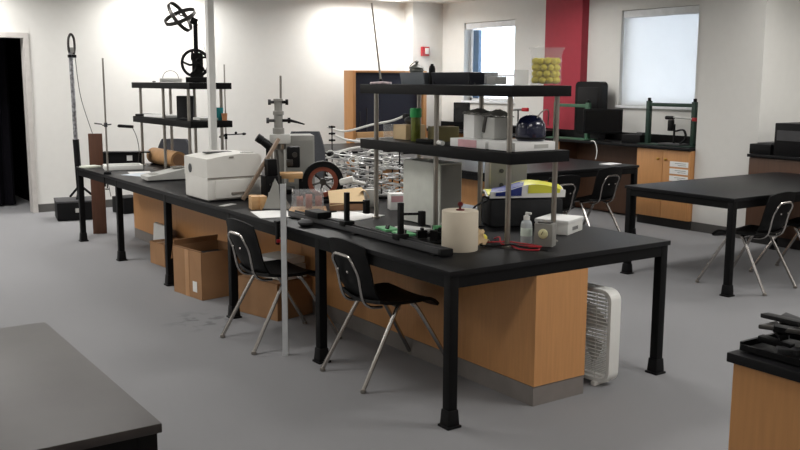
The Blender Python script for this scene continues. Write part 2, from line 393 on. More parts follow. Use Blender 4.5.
# ------------------------------------------------------------------ chairs
def make_chair(label):
    t = thing('student_chair', label, 'chair', group='black student chairs')
    def seatf(a, b):
        q = .42; x = .225*a*math.sqrt(1-q*b*b*.5); y = .215*b*math.sqrt(1-q*a*a*.5)
        z = .445+.018*a*a-.010*(1-b*b)+(.0 if b < .5 else -.055*(b-.5)**2*4)+(.02*(b+.7)**2*4 if b < -.7 else 0)
        return (x, y+.01, z)
    def backf(a, b):
        q = .5; k = (b+1)/2; x = (.175+.035*k)*a*math.sqrt(1-q*max(b, -.2)**2*.5 if b > -.2 else 1-q*.04*.5)
        z = .46+.33*k*math.sqrt(1-q*a*a*.25*(1 if b > 0 else 0)); y = -.195-.075*k**1.1-.02*(1-a*a)+(.04*(1-k)**6)
        return (x, y, z)
    MB().shell(seatf, 12, 12, .018).done('seat', CHAIRP, t)
    MB().shell(backf, 12, 12, .010).done('backrest', CHAIRP, t)
    # chrome U frame behind the backrest
    w_ = .108
    P = [(-w_, -.11, .415), (-w_, -.185, .425), (-w_, -.232, .47), (-w_-.004, -.262, .60), (-w_, -.290, .665), (-w_+.02, -.296, .692), (-w_+.05, -.298, .704),
         (w_-.05, -.298, .704), (w_-.02, -.296, .692), (w_, -.290, .665), (w_+.004, -.262, .60), (w_, -.232, .47), (w_, -.185, .425), (w_, -.11, .415)]
    MB().tube(rope(*P, n=4), .0085, 8).done('back_frame', CHROME, t)
    s_ = MB()
    for x in (-.05, .05): s_.sph((x, -.292, .62), .009, 8)
    s_.done('back_screws', CHROME, t)
    u_ = MB(); u_.tube(rope((-.19, -.06, .418), (-.12, -.04, .424), (.12, -.04, .424), (.19, -.06, .418), n=4), .012, 8)
    u_.tube(rope((-.19, .05, .418), (-.12, .07, .424), (.12, .07, .424), (.19, .05, .418), n=4), .012, 8)
    u_.done('seat_frame', CHROME, t)
    for sx in (-1, 1):
        for (ya, yb) in ((-.06, -.30), (.05, .30)):
            sg = -1 if yb < 0 else 1
            l = MB().tube(rope((sx*.175, ya-.01*sg, .420), (sx*.19, ya+.02*sg, .395), (sx*.222, yb, .014), n=6), .0125, 8).done('leg', CHROME, t)
            MB().lathe([(0, 0), (.014, 0), (.017, .006), (.014, .02), (.0, .026)], (sx*.222, yb, 0), 10).done('glide', STEEL, l)
    return t
ch = make_chair('black plastic chair with chrome legs at the front corner bay of the main table')
ch.location = (.215, .845, 0); ch.rotation_euler = (0, 0, R(-91))
dup(ch, (.03, 1.80, 0), -89, 'black plastic chair tucked behind the white angled upright pole')
dup(ch, (3.87, 1.10, 0), 3, 'black chair tucked under the bare table at right, nearer the camera edge')
dup(ch, (4.62, 1.12, 0), 5, 'black chair cut by the right frame edge beside the bare table')
dup(ch, (4.30, 3.27, 0), 4, 'black chair at the rear table in front of the dark knee space')
dup(ch, (3.38, 2.94, 0), -4, 'black chair at the rear table seen between the rack posts')
# upholstered office chairs behind the main table
def office(label, x, y, rz, h=1.0):
    t = thing('office_chair', label, 'chair', (x, y, 0), rz, 'grey upholstered office chairs')
    MB().shell(lambda a, b: ((.22-.05*((b+1)/2)**2)*a*math.sqrt(1-.3*b*b), -.22-.06*(b+1)/2-.03*(1-a*a), .58+(h-.58)*(b+1)/2), 10, 10, .05).done('backrest', CHGREY, t)
    MB().box((0, 0, .46), (.46, .44, .08), bev=.03).done('seat', CHGREY, t)
    MB().tube(rope((0, -.08, .42), (0, -.25, .44), (0, -.30, .6), (0, -.29, .72), n=5), .016, 8).done('back_bar', BLKP, t)
    MB().cyl((0, 0, .1), (0, 0, .43), .028).done('gas_lift', BLKP, t)
    b = MB(); 
    for k in range(5):
        a = 2*math.pi*k/5; b.tube([(0, 0, .12), (.27*math.cos(a), .27*math.sin(a), .07)], [.028, .018], 8); b.sph((.27*math.cos(a), .27*math.sin(a), .03), .03, 10)
    b.done('star_base', BLKP, t); return t
office('grey office chair whose rounded back shows beside the grey instrument box', 2.03, 5.10, 152, 1.09)
office('grey office chair seen through the far shelf rack', 1.30, 7.05, 150, .93)
# ------------------------------------------------------------------ shelf racks on the main table
Z = .76
def rack(label, x0, x1, y0, y1, fy):
    t = thing('shelf_rack', label, 'shelf', (0, 0, Z))
    MB().bx(x0, x1, y0, y1, .44, .50, .003).done('shelf', BLKS, t)
    MB().bx(x0, x1, y0, y1, .785, .842, .003).done('shelf', BLKS, t)
    for x in (x0+.045, x1-.045):
        for y in fy:
            p = MB().cyl((x, y, .004), (x, y, .786), .0145, 12).done('post', STEEL, t)
            MB().lathe([(.0, .0), (.028, .0), (.028, .006), (.016, .012), (0, .012)], (x, y, 0), 14).done('flange', STEEL, p)
    return t
rack('two-shelf black rack on steel posts at the near end of the main table', .555, .975, .24, 1.68, (.30, .93, 1.56))
rack('two-shelf black rack at the far end of the main table', .55, .955, 4.52, 6.08, (4.66, 5.3, 5.95))
S1, S2 = Z+.501, Z+.843   # shelf tops
# power pole
pp = thing('power_pole', 'white square power pole rising from main table to ceiling', 'pole', (.62, 4.19, Z), 0)
MB().bx(-.029, .029, -.029, .029, .0, CEIL-Z-.008, .004).done('shaft', WHITE, pp)
MB().bx(-.04, .04, -.04, .04, 0, .03, .004).done('base_collar', WHITE, pp)
# ------------------------------------------------------------------ printer
p = thing('laser_printer', 'beige boxy laser printer on the main table beside the white pole', 'printer', (.205, 3.045, Z), 0); p.scale = (.85, 1, 1.12)
MB().box((0, 0, .085), (.50, .42, .15), bev=.012).done('lower_body', BEIGE, p)
def topf():
    b = MB(); P = [(-.25, .155), (.25, .155), (.25, .285), (.22, .298), (.05, .302), (-.10, .292), (-.25, .275)]
    b.prism([(x, z) for x, z in P], -.215, .215, Matrix(((1, 0, 0, 0), (0, 0, 1, 0), (0, 1, 0, 0), (0, 0, 0, 1)))); return b
topf().done('upper_body', BEIGE, p)
MB().bx(-.246, .246, -.2155, .21, .149, .156).done('seam', BEIGED, p)
dr_ = MB().box((.02, -.213, .08), (.40, .02, .12), bev=.006).done('paper_drawer', BEIGE, p)
MB().box((.02, -.225, .05), (.12, .008, .014), bev=.003).done('drawer_grip', BEIGED, dr_)
MB().bx(-.14, .10, .02, .09, .296, .3035, .002).done('output_slot', GREYD, p)
MB().box((.16, -.13, .303), (.10, .05, .01), bev=.002).done('control_panel', GREYL, p)
MB().box((-.03, -.218, .283), (.04, .006, .008), bev=.001).done('badge', BEIGED, p)
MB().lathe([(0, 0), (.03, 0), (.03, .004), (0, .005)], (-.25, .1, .2), 16, (0, R(-90), 0)).done('side_latch', GREYD, p)
MB().box((0, 0, .006), (.44, .36, .014)).done('foot_rail', GREYD, p)
# ------------------------------------------------------------------ box fan
f = thing('box_fan', 'white box fan standing on the floor beside the island end', 'fan', (1.05, .215, 0), 6)
fw, fh, fd = .085, .50, .50
def rr(hw, hh, rad, n=5): return arc(hw-rad, hh-rad, rad, 0, 90, n)+arc(-hw+rad, hh-rad, rad, 90, 180, n)+arc(-hw+rad, -hh+rad, rad, 180, 270, n)+arc(hw-rad, -hh+rad, rad, 270, 360, n)
def ringprism(mb, outer, inner, y0, y1):
    # frame in the local YZ plane, depth along X
    n = len(outer); bm = mb.bm
    A = [bm.verts.new((y0, a, b)) for a, b in outer]; B = [bm.verts.new((y1, a, b)) for a, b in outer]
    c = [bm.verts.new((y0, a, b)) for a, b in inner]; e = [bm.verts.new((y1, a, b)) for a, b in inner]
    for i in range(n):
        j = (i+1) % n
        for q in ((A[i], A[j], c[j], c[i]), (B[i], e[i], e[j], B[j]), (A[i], B[i], B[j], A[j]), (c[i], c[j], e[j], e[i])): bm.faces.new(q).material_index = mb.mi
    return mb
o = ringprism(MB(), rr(.255, .255, .06), rr(.235, .235, .045), -fw/2, fw/2).done('housing', WHITE, f, (0, 0, .275))
for xx in (-fw/2+.004, fw/2-.004):
    gq = MB()
    for k in range(23):
        z_ = -.22+.02*k; hw = .236-(max(0, abs(z_)-.19))*.9
        gq.tube([(xx, -hw, z_), (xx, hw, z_)], .0042, 4)
    for k in range(5): gq.tube([(xx, -.16+.08*k, -.235), (xx, -.16+.08*k, .235)], .003, 4)
    gq.lathe([(0, 0), (.05, 0), (.045, .008), (0, .012)], (xx, 0, 0), 16, (0, R(90 if xx > 0 else -90), 0))
    gq.done('grille', WHITE, f, (0, 0, .275))
for k in range(5):
    a = 2*math.pi*k/5
    b = MB().shell(lambda s_, t_: (.03*s_*math.cos(.3), (.12+.08*t_)*math.cos(a+s_*.45), (.12+.08*t_)*math.sin(a+s_*.45)), 4, 4, .003)
    b.done('blade', WHITE, f, (0, 0, .275))
MB().cyl((-.03, 0, .275), (.03, 0, .275), .05, 16).done('motor_hub', GREYL, f)
MB().box((0, .12, .535), (.045, .06, .018), bev=.006).lathe([(0, 0), (.014, 0), (.012, .022), (0, .024)], (0, -.05, .528), 12).done('speed_knob', BEIGE, f)
for yy in (-.17, .17): MB().box((0, yy, .012), (.13, .03, .024), bev=.006).done('foot', WHITE, f)
# ------------------------------------------------------------------ cardboard boxes under the table
def carton(label, x, y, rz, W, D, H, open_=False, tape=True):
    t = thing('cardboard_box', label, 'box', (x, y, 0), rz); e = .004
    b = MB(); b.bx(-W/2, W/2, -D/2, -D/2+e, 0, H); b.bx(-W/2, W/2, D/2-e, D/2, 0, H); b.bx(-W/2, -W/2+e, -D/2, D/2, 0, H); b.bx(W/2-e, W/2, -D/2, D/2, 0, H); b.bx(-W/2, W/2, -D/2, D/2, 0, e)
    b.done('carton_body', CARD, t)
    if open_:
        MB().box((0, D/2+.055*.3, H-.03), (W*.98, .004, .16), (R(18), 0, 0)).done('flap', CARD, t)
        MB().box((-W/2+.05, 0, H-.03), (.12, D*.96, .004), (0, R(40), 0)).done('flap', CARD, t)
        MB().box((.04, .03, H-.13), (W*.6, D*.6, .14), bev=.01).done('packing', GREYD, t)
    else:
        for s_ in (-1, 1): MB().bx(-W/2, W/2, min(0, s_*D/2)+.001, max(0, s_*D/2)-.001, H-.004, H).done('flap', CARD, t)
        MB().bx(-W/2, W/2, -.025, .025, H, H+.001).done('tape_strip', TAPE, t)
    return t
c = carton('large open cardboard box on the floor under the main table', .175, 3.26, 8, .40, .42, .36, True)
MB().bx(-.202, -.2005, -.14, -.08, .05, .13).done('shipping_label', PAPER, c)
MB().bx(-.202, -.2005, -.03, .03, .0, .36).done('tape_strip', TAPE, c)
carton('small cardboard box behind a table leg left of the large open box', .33, 4.52, 5, .26, .30, .20)
carton('closed cardboard box behind the second chair under the main table', 0.315, 2.42, 14, .34, .42, .26)
b = MB(); 
wb_ = thing('white_binder_stack', 'stack of white binders on the cardboard box behind the second chair', 'binders', (.33, 2.36, .265), 14)
for k in range(3): MB().box((0, .01*k, .026+.05*k), (.22, .28, .046), bev=.006).done('binder', GREYL if k % 2 else WHITE, wb_)
tag(MB().box((.36, 4.85, .15), (.03, .34, .30), (0, R(4), 0), bev=.003).done('foam_board', WHITE), 'white foam board standing against the island base by a table leg', 'board')
tag(MB().box((.42, 4.98, .15), (.02, .42, .26), (0, R(8), 0), bev=.003).done('foam_board', GREYP), 'dull grey board leaning on the island behind the white foam board', 'board')
# ------------------------------------------------------------------ items at the front of the near end
# paper roll
t = thing('paper_roll', 'cream paper roll with dark red knob near the front table corner', 'paper roll', (.352, .387, Z))
MB().lathe([(.0, .0), (.093, .0), (.0945, .004), (.0945, .203), (.092, .206), (.022, .206), (.02, .19), (0, .19)], n=40).done('roll', FROLL, t)
MB().lathe([(0, .205), (.022, .205), (.022, .211), (.006, .214), (.006, .225), (.014, .232), (.014, .243), (.008, .249), (0, .25)], n=20).done('knob', REDK, t)
# black beam / optical track with two uprights
t = thing('track_rail', 'long black optical rail along the front edge of the main table', 'rail', (.175, .28, Z), 0)
rl = MB(); rl.bx(-.028, .028, 0, 1.62, .006, .030, .002); rl.bx(-.028, -.020, 0, 1.62, .030, .040); rl.bx(.020, .028, 0, 1.62, .030, .040); rl.done('rail', GREYD, t)
for yy in (.05, .8, 1.55): MB().bx(-.05, .05, yy-.02, yy+.02, 0, .008).done('foot_plate', BLKP, t)
MB().box((0, -.004, .02), (.075, .03, .036), bev=.004).done('end_stop', BLKP, t)
for yy in (.39, .94):
    q = MB().box((0, yy, .045), (.07, .06, .03), bev=.004).done('carriage', BLKP, t)
    MB().bx(-.013, .013, yy-.013, yy+.013, .05, .225, .002).done('upright', BLKP, q)
    q2 = MB().cyl((0, yy, .165), (.10, yy-.05, .165), .007, 8).done('side_arm', BLKP, t)
    MB().bx(.085, .115, yy-.07, yy-.035, .10, .18, .004).done('hanging_block', BLKP, q2)
MB().bx(-.05, .05, 1.20, 1.36, .040, .078, .006).done('detector_box', BLKP, t)
# spray bottle
t = thing('spray_bottle', 'small clear spray bottle with white nozzle beside the rack post', 'bottle', (.775, .345, Z), 20)
MB().lathe([(0, 0), (.029, 0), (.031, .006), (.031, .10), (.026, .118), (.014, .128), (.014, .134)], n=24).done('bottle_body', mat('frosted_plastic', (205, 212, 214), .25, trans=.3), t)
MB().lathe([(.017, .128), (.017, .148), (.010, .150), (.008, .162), (.008, .168), (.0, .17)], n=16).box((0, -.012, .162), (.012, .03, .012), bev=.002).done('nozzle', WHITE, t)
MB().lathe([(.0316, .04), (.0316, .085)], n=24).done('wrap_label', mat('pale_label', (214, 226, 216), .6), t)
# grey meter box
t = thing('meter_box', 'small grey metal box with round dial in front of the last rack post', 'meter', (.80, .225, Z), 30)
MB().box((0, 0, .062), (.075, .10, .122), bev=.004).done('case', GREYP, t)
dl = MB().lathe([(0, 0), (.026, 0), (.026, .006), (.022, .009), (0, .009)], (-.038, 0, .07), 22, (0, R(-90), 0)).done('dial', mat('dial_cream', (220, 216, 170), .4), t)
MB().box((-.048, .003, .075), (.002, .003, .022), (R(30), 0, 0)).done('needle', BLKP, dl)
MB().box((0, 0, .128), (.05, .07, .008), bev=.002).done('top_plate', DSTEEL, t)
# white box
t = thing('white_carton', 'flat white lidded box near the right end of the main table', 'box', (1.20, .53, Z), 24)
MB().box((0, 0, .036), (.235, .20, .07), bev=.004).done('base_tray', WHITE, t)
MB().box((0, 0, .074), (.245, .21, .022), bev=.008).done('lid', PAPER, t)
pr_ = MB().use(GREYD)
for k in range(5): pr_.box((-.04+.018*k, -.1007, .03), (.010, .001, .02))
pr_.done('print_mark', None, t)
tag(MB().lathe([(0, 0), (.02, 0), (.02, .045), (.017, .05), (.008, .055), (.008, .062), (0, .062)], (1.02, .50, Z), 16).done('clear_vial', ACRYL), 'small clear vial behind the grey meter box', 'vial')
# black tote with yellow bag
t = thing('black_tote', 'black soft tote standing behind the near rack posts', 'bag', (1.20, .86, Z), -24)
tb = MB()
tb.box((0, 0, .085), (.46, .24, .17), bev=.03)
tb.done('tote_body', mat('black_nylon', (30, 31, 34), .75, var=.25, scale=8, bump=.5, bscale=14), t)
MB().tube(rope((-.24, -.08, .16), (-.33, -.11, .12), (-.36, -.12, .02), (-.26, -.125, .012), n=6), .006, 6).done('strap', BLKP, t)
t = thing('plastic_bag', 'folded yellow, blue and white printed bag lying on the black tote', 'bag', (1.20, .86, Z+.172), -24)
def bagf(zo):
    return lambda a, b: (.235*a, .12*b, zo+.022*math.sin(3*a+1)+.015*math.cos(4*b+a)+.012*a)
MB().shell(bagf(.055), 14, 8, .004).done('white_sheet', PAPER, t)
bb = MB().use(YELP).shell(lambda a, b: (.225*a, .012+.108*b, bagf(.055)(a, (.012+.108*b)/.12)[2]+.006), 14, 6, .003); bb.done('yellow_print', None, t)
bb = MB().use(BLUEP).shell(lambda a, b: (-.10+.09*a+.02*b, -.03+.045*b-.03*a, bagf(.055)(-.43+.38*a, (-.03+.045*b-.03*a)/.12)[2]+.011), 8, 4, .002); bb.done('blue_print', None, t)
fr = MB().use(PAPER).shell(lambda a, b: (.235*a, -.12-.004*b, .035+.030*b+.022*math.sin(3*a+1)*(b+1)/2), 14, 4, .003)
fr.done('white_side', None, t)
MB().use(BLUEP).shell(lambda a, b: (-.12+.08*a, -.126-.004*b, .040+.022*b+.022*math.sin(3*(-.5+.35*a)+1)*(b+1)/2), 8, 4, .002).done('blue_stripe', None, t)
MB().use(YELP).shell(lambda a, b: (.10+.10*a, -.126-.004*b, .048+.016*b+.022*math.sin(3*(.42+.42*a)+1)*(b+1)/2), 8, 4, .002).done('yellow_stripe', None, t)
# red cables
for i, (pts, lab) in enumerate([
    (((.70, .52, Z+.006), (.66, .43, Z+.03), (.62, .36, Z+.006), (.68, .27, Z+.006), (.72, .20, Z+.006), (.66, .13, Z+.006), (.60, .20, Z+.006), (.62, .30, Z+.012)), 'looped red test lead on the table before the spray bottle'),
    (((.56, .50, Z+.006), (.52, .43, Z+.016), (.60, .38, Z+.018), (.66, .34, Z+.018), (.70, .15, Z+.018), (.64, .18, Z+.018)), 'second red test lead crossing behind the cream paper roll')]):
    tag(MB().tube(rope(*pts, n=7), .0042, 6).done('test_lead', REDC), lab, 'cable')
tag(MB().tube(rope((.70, .10, Z+.006), (.66, .20, Z+.006), (.60, .26, Z+.02), (.56, .34, Z+.006), (.50, .40, Z+.006), n=7), .0038, 6).done('test_lead', BLKP), 'black test lead lying among the red leads', 'cable')
tag(MB().shell(lambda a, b: (.50+.05*a+.012*math.sin(5*b), .43+.04*b, Z+.055+.045*b*math.cos(a)+.015*math.sin(7*a+3*b)), 7, 7, .003).done('crumpled_paper', CARDL), 'crumpled tan paper beside the cream paper roll', 'paper')
tag(MB().sph((.60, .50, Z+.022), .022, 10, (1.3, 1, 1)).done('yellow_putty', YEL), 'small yellow lump by the crumpled tan paper', 'putty')
# white instrument tower
t = thing('white_tower_case', 'tall white metal case standing under the middle shelf', 'case', (.76, 1.185, Z), 0)
MB().box((0, 0, .195), (.165, .38, .38), bev=.006).done('case_body', mat('tower_white', (216, 218, 210), .5), t)
MB().box((0, -.192, .195), (.15, .006, .36), bev=.002).done('front_face', GREYP, t)
# dark grey instrument with marks behind the tote
t = thing('grey_instrument', 'upright grey instrument panel behind the black tote', 'instrument', (1.34, 1.16, Z), -25)
MB().box((0, 0, .19), (.24, .10, .37), bev=.005).done('housing', GREYP, t)
k_ = MB().use(GREYD)
for k in range(3): k_.cyl((-.05, -.05, .12+.09*k), (-.05, -.058, .12+.09*k), .014, 12)
k_.done('knobs', None, t)
MB().box((-.125, 0, .2), (.012, .11, .39), bev=.002).done('side_rail', STEEL, t)
# ------------------------------------------------------------------ electronics in the middle
t = thing('pink_white_box', 'small white box with pink print under the near rack', 'box', (.93, 1.82, Z), -20)
MB().box((0, 0, .055), (.10, .09, .11), bev=.003).done('carton', PAPER, t); MB().box((-.0, -.0458, .075), (.09, .002, .04)).done('pink_panel', PINK, t)
t = thing('circuit_boards', 'pair of pale green breadboards lying behind the black rail', 'circuit board', (.36, 1.0, Z), -10)
for k, (dx, dy) in enumerate(((0, .10), (.02, -.09))):
    q = MB().box((dx, dy, .012), (.09, .15, .012), bev=.003).done('board', PCB, t)
    qq = MB().use(BLKP)
    for j in range(4): qq.box((dx-.02+.013*j, dy-.04+.026*j, .022), (.012, .03, .008))
    qq.done('chips', None, q)
MB().box((0, .0, .004), (.13, .40, .006), bev=.002).done('base_plate', BLKP, t)
t = thing('stripped_chassis', 'black open electronic chassis left of the cream paper roll', 'electronics', (.43, .66, Z), -15)
MB().box((0, 0, .005), (.26, .22, .008)).done('chassis_plate', BLKP, t)
random.seed(3); q = MB().use(BLKP)
for k in range(16): q.box((random.uniform(-.10, .10), random.uniform(-.09, .09), .028+random.random()*.02), (random.uniform(.02, .06), random.uniform(.015, .04), random.uniform(.02, .06)), (0, 0, random.random()*3))
q.done('component_block', None, t, kind='stuff')
q = MB().use(PCB).box((.02, .02, .065), (.10, .02, .03)); q.use(GREYL)
for k in range(3): q.tube(rope((-.08+.07*k, -.08, .05), (-.06+.06*k, -.02, .10), (-.02+.04*k, .05, .06), n=5), .0028, 5)
q.done('wires', None, t)
tag(MB().box((.50, 1.02, Z+.010), (.09, .20, .018), (0, 0, .3), bev=.003).done('white_card', PAPER), 'white card lying beside the green boards', 'card')
def sheet(x, y, w_, l_, rz, lab, M=PAPER, z=Z, th=.003):
    return tag(MB().box((x, y, z+th/2+.0008), (w_, l_, th), (0, 0, R(rz))).done('paper_sheet', M), lab, 'paper')
sheet(.12, 2.05, .24, .32, -14, 'white sheet of paper at the table edge by the angled pole')
sheet(.50, 1.72, .30, .34, 18, 'white papers under the folded cardboard piece')
sheet(.68, 1.98, .21, .28, -32, 'white page just right of the cardboard piece')
sheet(.24, 4.98, .22, .28, 24, 'printed page near the white tray at the far end', mat('pale_blue_page', (208, 216, 224), .7))
sheet(.30, 5.20, .20, .16, -12, 'small white page behind the printed page at the far end')
sheet(.05, 2.62, .14, .05, 30, 'paper strip on the table before the printer', GREYL)
# folded cardboard piece
t = thing('folded_cardboard', 'tan folded cardboard piece beside the upright of the black rail', 'cardboard', (.625, 1.97, Z+.004), -28)
MB().box((0, 0, .028), (.225, .16, .05), bev=.002).done('carton_base', CARDD, t)
MB().box((0, .005, .088), (.235, .19, .005), (R(24), R(-6), 0)).done('top_fold', CARDL, t)
MB().shell(lambda a, b: (.125+.03*a, .04+.05*b, .125-.03*a*a-.02*a), 6, 4, .004).done('flap', CARDL, t)
# wood block and clear coil box
t = thing('wooden_block', 'small pale wooden block standing before the clear box', 'block', (.13, 2.36, Z), -14)
MB().box((0, 0, .045), (.055, .11, .09), bev=.002).done('block', PINE, t)
MB().box((.05, -.02, .045), (.045, .11, .09), bev=.002).done('block', PINE, t)['label'] = 'darker second piece'
t = thing('coil_case', 'clear acrylic case holding copper coils, right of the angled pole', 'case', (.40, 2.10, Z), -28)
ac = MB(); W_, D_, H_ = .21, .17, .13
ac.bx(-W_/2, W_/2, -D_/2, -D_/2+.005, .012, H_); ac.bx(-W_/2, W_/2, D_/2-.005, D_/2, .012, H_); ac.bx(-W_/2, -W_/2+.005, -D_/2, D_/2, .012, H_); ac.bx(W_/2-.005, W_/2, -D_/2, D_/2, .012, H_)
ac.done('clear_walls', ACRYL, t); MB().bx(-W_/2, W_/2, -D_/2, D_/2, H_, H_+.005).done('clear_lid', ACRYL, t)
MB().bx(-W_/2-.02, W_/2+.02, -D_/2-.02, D_/2+.02, 0, .012).done('base_board', PINE, t)
for (xx, ra) in ((-.07, .032), (-.01, .046), (.055, .034)):
    q = MB()
    for k in range(5): q.tube([(xx+.009*k, ra*math.cos(a*.5236), .062+ra*math.sin(a*.5236)) for a in range(12)], .0042, 6, True)
    q.done('copper_coil', COPPER, t)
for s_ in (-1, 1): MB().bx(s_*.10-.004, s_*.10+.004, -.089, .089, .126, .138).done('lid_clip', STEEL, t)
# grey cone funnel + dark rod + angled pole
t = thing('wedge_plate', 'pointed grey sheet-metal pyramid behind the angled pole', 'metal sheet', (.235, 2.23, Z), -35)
bm_ = MB(); base = [(-.085, -.05), (.085, -.05), (.085, .05), (-.085, .05)]
vs = [bm_.bm.verts.new((x, y, .015)) for x, y in base]; ap = bm_.bm.verts.new((-.01, 0, .215)); bm_.bm.faces.new(vs[::-1])
for i in range(4): bm_.bm.faces.new((vs[i], vs[(i+1) % 4], ap))
bm_.done('pyramid', GREYP, t); MB().bx(-.09, .09, -.055, .055, 0, .015).done('foot', GREYD, t)
t = thing('angle_pole', 'pale grey angle-profile pole standing upright against the table edge', 'pole', (-.118, 1.452, 0), -35)
MB().bx(-.016, .016, -.002, .002, 0, 1.03).bx(.012, .016, -.0, .024, 0, 1.03).done('profile', mat('pale_alloy', (214, 216, 218), .5, .1), t)
tag(MB().cyl((.05, 1.79, Z), (.03, 1.81, Z+.44), .007, 8).done('dark_rod', DSTEEL), 'thin dark rod standing just left of the angle pole', 'rod')
# small black things on the near edge left of the rail
t = thing('hand_clamp', 'small black clamp gripping the table edge behind the chair top', 'clamp', (-.03, 1.66, Z), 0)
MB().box((0, 0, .012), (.07, .05, .022), bev=.004).done('jaw', BLKP, t)
MB().box((-.022, 0, -.06), (.016, .03, .13), bev=.003).done('frame', BLKP, t)
MB().box((-.022, -.02, -.10), (.03, .02, .02), bev=.004).done('grip', REDC, t)['label'] = 'red grip'
t = thing('computer_mouse', 'dark rounded mouse-like puck at the edge beside the angled pole', 'puck', (.055, 1.50, Z), 10)
MB().sph((0, 0, .022), .045, 14, (1, 1.2, .5)).done('shell', GREYD, t); MB().box((0, .03, .042), (.01, .02, .006), bev=.002).done('button', GREYL, t)
# ------------------------------------------------------------------ flywheel, microscope-like assembly
t = thing('flywheel', 'black wheel with copper-coloured inner ring standing behind the clear case', 'wheel', (.69, 2.40, Z), -28)
cz = .150
q = MB(); n = 32
def wheelring(mb, ro, ri, y0, y1, cx=0, cz=0, n=32):
    o_ = [(ro*math.cos(2*math.pi*k/n), ro*math.sin(2*math.pi*k/n)) for k in range(n)]; i_ = [(ri*math.cos(2*math.pi*k/n), ri*math.sin(2*math.pi*k/n)) for k in range(n)]
    bm = mb.bm
    A = [bm.verts.new((cx+a, y0, cz+b)) for a, b in o_]; B = [bm.verts.new((cx+a, y1, cz+b)) for a, b in o_]
    c = [bm.verts.new((cx+a, y0, cz+b)) for a, b in i_]; e = [bm.verts.new((cx+a, y1, cz+b)) for a, b in i_]
    for i in range(n):
        j = (i+1) % n
        for w_ in ((A[i], A[j], c[j], c[i]), (B[i], e[i], e[j], B[j]), (A[i], B[i], B[j], A[j]), (c[i], c[j], e[j], e[i])): bm.faces.new(w_).material_index = mb.mi
    return mb
wheelring(MB(), .148, .108, -.03, .03, 0, cz).done('tyre', BLKP, t)
wheelring(MB(), .108, .078, -.022, .022, 0, cz).done('inner_ring', COPPER, t)
q = MB()
for k in range(6):
    a = math.pi*k/3+.3; q.tube([(.02*math.cos(a), 0, cz+.02*math.sin(a)), (.085*math.cos(a), 0, cz+.085*math.sin(a))], .008, 6)
q.cyl((0, -.035, cz), (0, .035, cz), .024, 14); q.done('spokes', DSTEEL, t)
MB().box((0, 0, .012), (.22, .14, .024), bev=.004).done('cradle', BLKP, t)
t = thing('apparatus_stand', 'grey optical column with black eyepiece, knobs and top rod', 'microscope', (.69, 3.08, Z), -27)
MB().box((.0, 0, .02), (.24, .22, .04), bev=.01).done('foot', BLKP, t)
MB().box((.0, .04, .21), (.075, .07, .36), bev=.008).done('column', GREYP, t)
MB().box((.01, .0, .42), (.16, .10, .075), bev=.012).done('head_block', GREYL, t)
MB().lathe([(.045, .45), (.045, .50), (.034, .505), (.034, .60), (.042, .605), (.042, .63), (.030, .635), (.030, .70), (.036, .705), (.036, .725), (0, .73)], n=20).done('turret', GREYP, t)
MB().cyl((.02, 0, .72), (.022, 0, .90), .009, 10).done('top_rod', STEEL, t)
for (zz, ll) in ((.56, .07), (.70, .055)):
    for s_ in (-1, 1):
        q = MB().cyl((s_*.03, -.01, zz), (s_*ll, -.01, zz), .012, 10); q.cyl((s_*ll, -.01, zz), (s_*(ll+.022), -.01, zz), .022, 14)
        q.done('focus_knob', BLKP if s_ > 0 else GREYD, t)
MB().tube([(.09, -.01, .56), (.15, -.01, .545), (.20, -.01, .53)], [.012, .008, .005], 8).done('side_lever', BLKP, t)
for s_ in (0, 1):
    e_ = MB().cyl((-.06, -.04+.065*s_, .355), (-.13, -.06+.065*s_, .41), .034, 12, .028); e_.cyl((-.13, -.06+.065*s_, .41), (-.165, -.065+.065*s_, .435), .031, 12); e_.done('eyepiece', BLKP, t)
MB().box((-.085, .02, .27), (.03, .06, .26), bev=.006).done('arm', BLKP, t)
MB().lathe([(.0, .34), (.022, .34), (.026, .38), (.03, .385), (0, .385)], (.03, -.03, 0), 16).done('objective', STEEL, t)
MB().box((.11, .0, .28), (.10, .12, .16), bev=.01).done('lamp_house', BLKP, t)
MB().box((.08, -.07, .24), (.05, .03, .05), bev=.004).cyl((.12, -.06, .30), (.12, -.09, .30), .02, 12).done('adjuster', DSTEEL, t)
MB().cyl((-.055, -.05, .05), (-.055, -.05, .34), .009, 8).done('side_rod', STEEL, t)
t = thing('grey_instrument_box', 'large grey metal box right of the optical column', 'instrument', (1.0, 3.34, Z), -22)
MB().box((0, 0, .215), (.23, .26, .43), bev=.005).done('housing', GREYP, t); MB().bx(-.10, .10, -.132, -.129, .04, .39).done('front_plate', GREYP, t)
# black machine block left of column
t = thing('control_unit', 'black open-framed control unit in front of the optical column', 'instrument', (.44, 2.72, Z), -8)
MB().box((0, 0, .09), (.12, .13, .18), bev=.008).done('case', BLKP, t)
MB().box((0, -.005, .24), (.08, .08, .12), bev=.008).done('neck', BLKP, t)
MB().box((-.02, -.067, .05), (.05, .004, .03)).done('label_plate', GREYL, t)
for k in range(4): MB().cyl((-.03+.022*k, -.06, .12+.008*k), (-.03+.022*k, -.075, .12+.008*k), .007, 10).done('dial', DSTEEL, t)
tag(MB().box((.385, 2.775, Z+.225), (.024, .03, .52), (R(0), R(33), R(-8)), bev=.003).done('wooden_stick', wood('grey_stick', (150, 130, 112))), 'weathered wooden stick leaning from the printer toward the column', 'stick')
t = thing('wooden_platform', 'pale wooden board resting on dark supports behind the pyramid', 'board', (.62, 2.78, Z), -27)
MB().bx(-.11, .10, -.05, .08, .145, .185, .002).done('board', PINE, t)
MB().bx(-.005, .035, -.05, .07, .12, .145).done('batten', PINE, t)
for s_ in (-.08, .09): MB().bx(s_-.02, s_+.02, -.04, .07, 0, .145).done('support', BLKP, t)
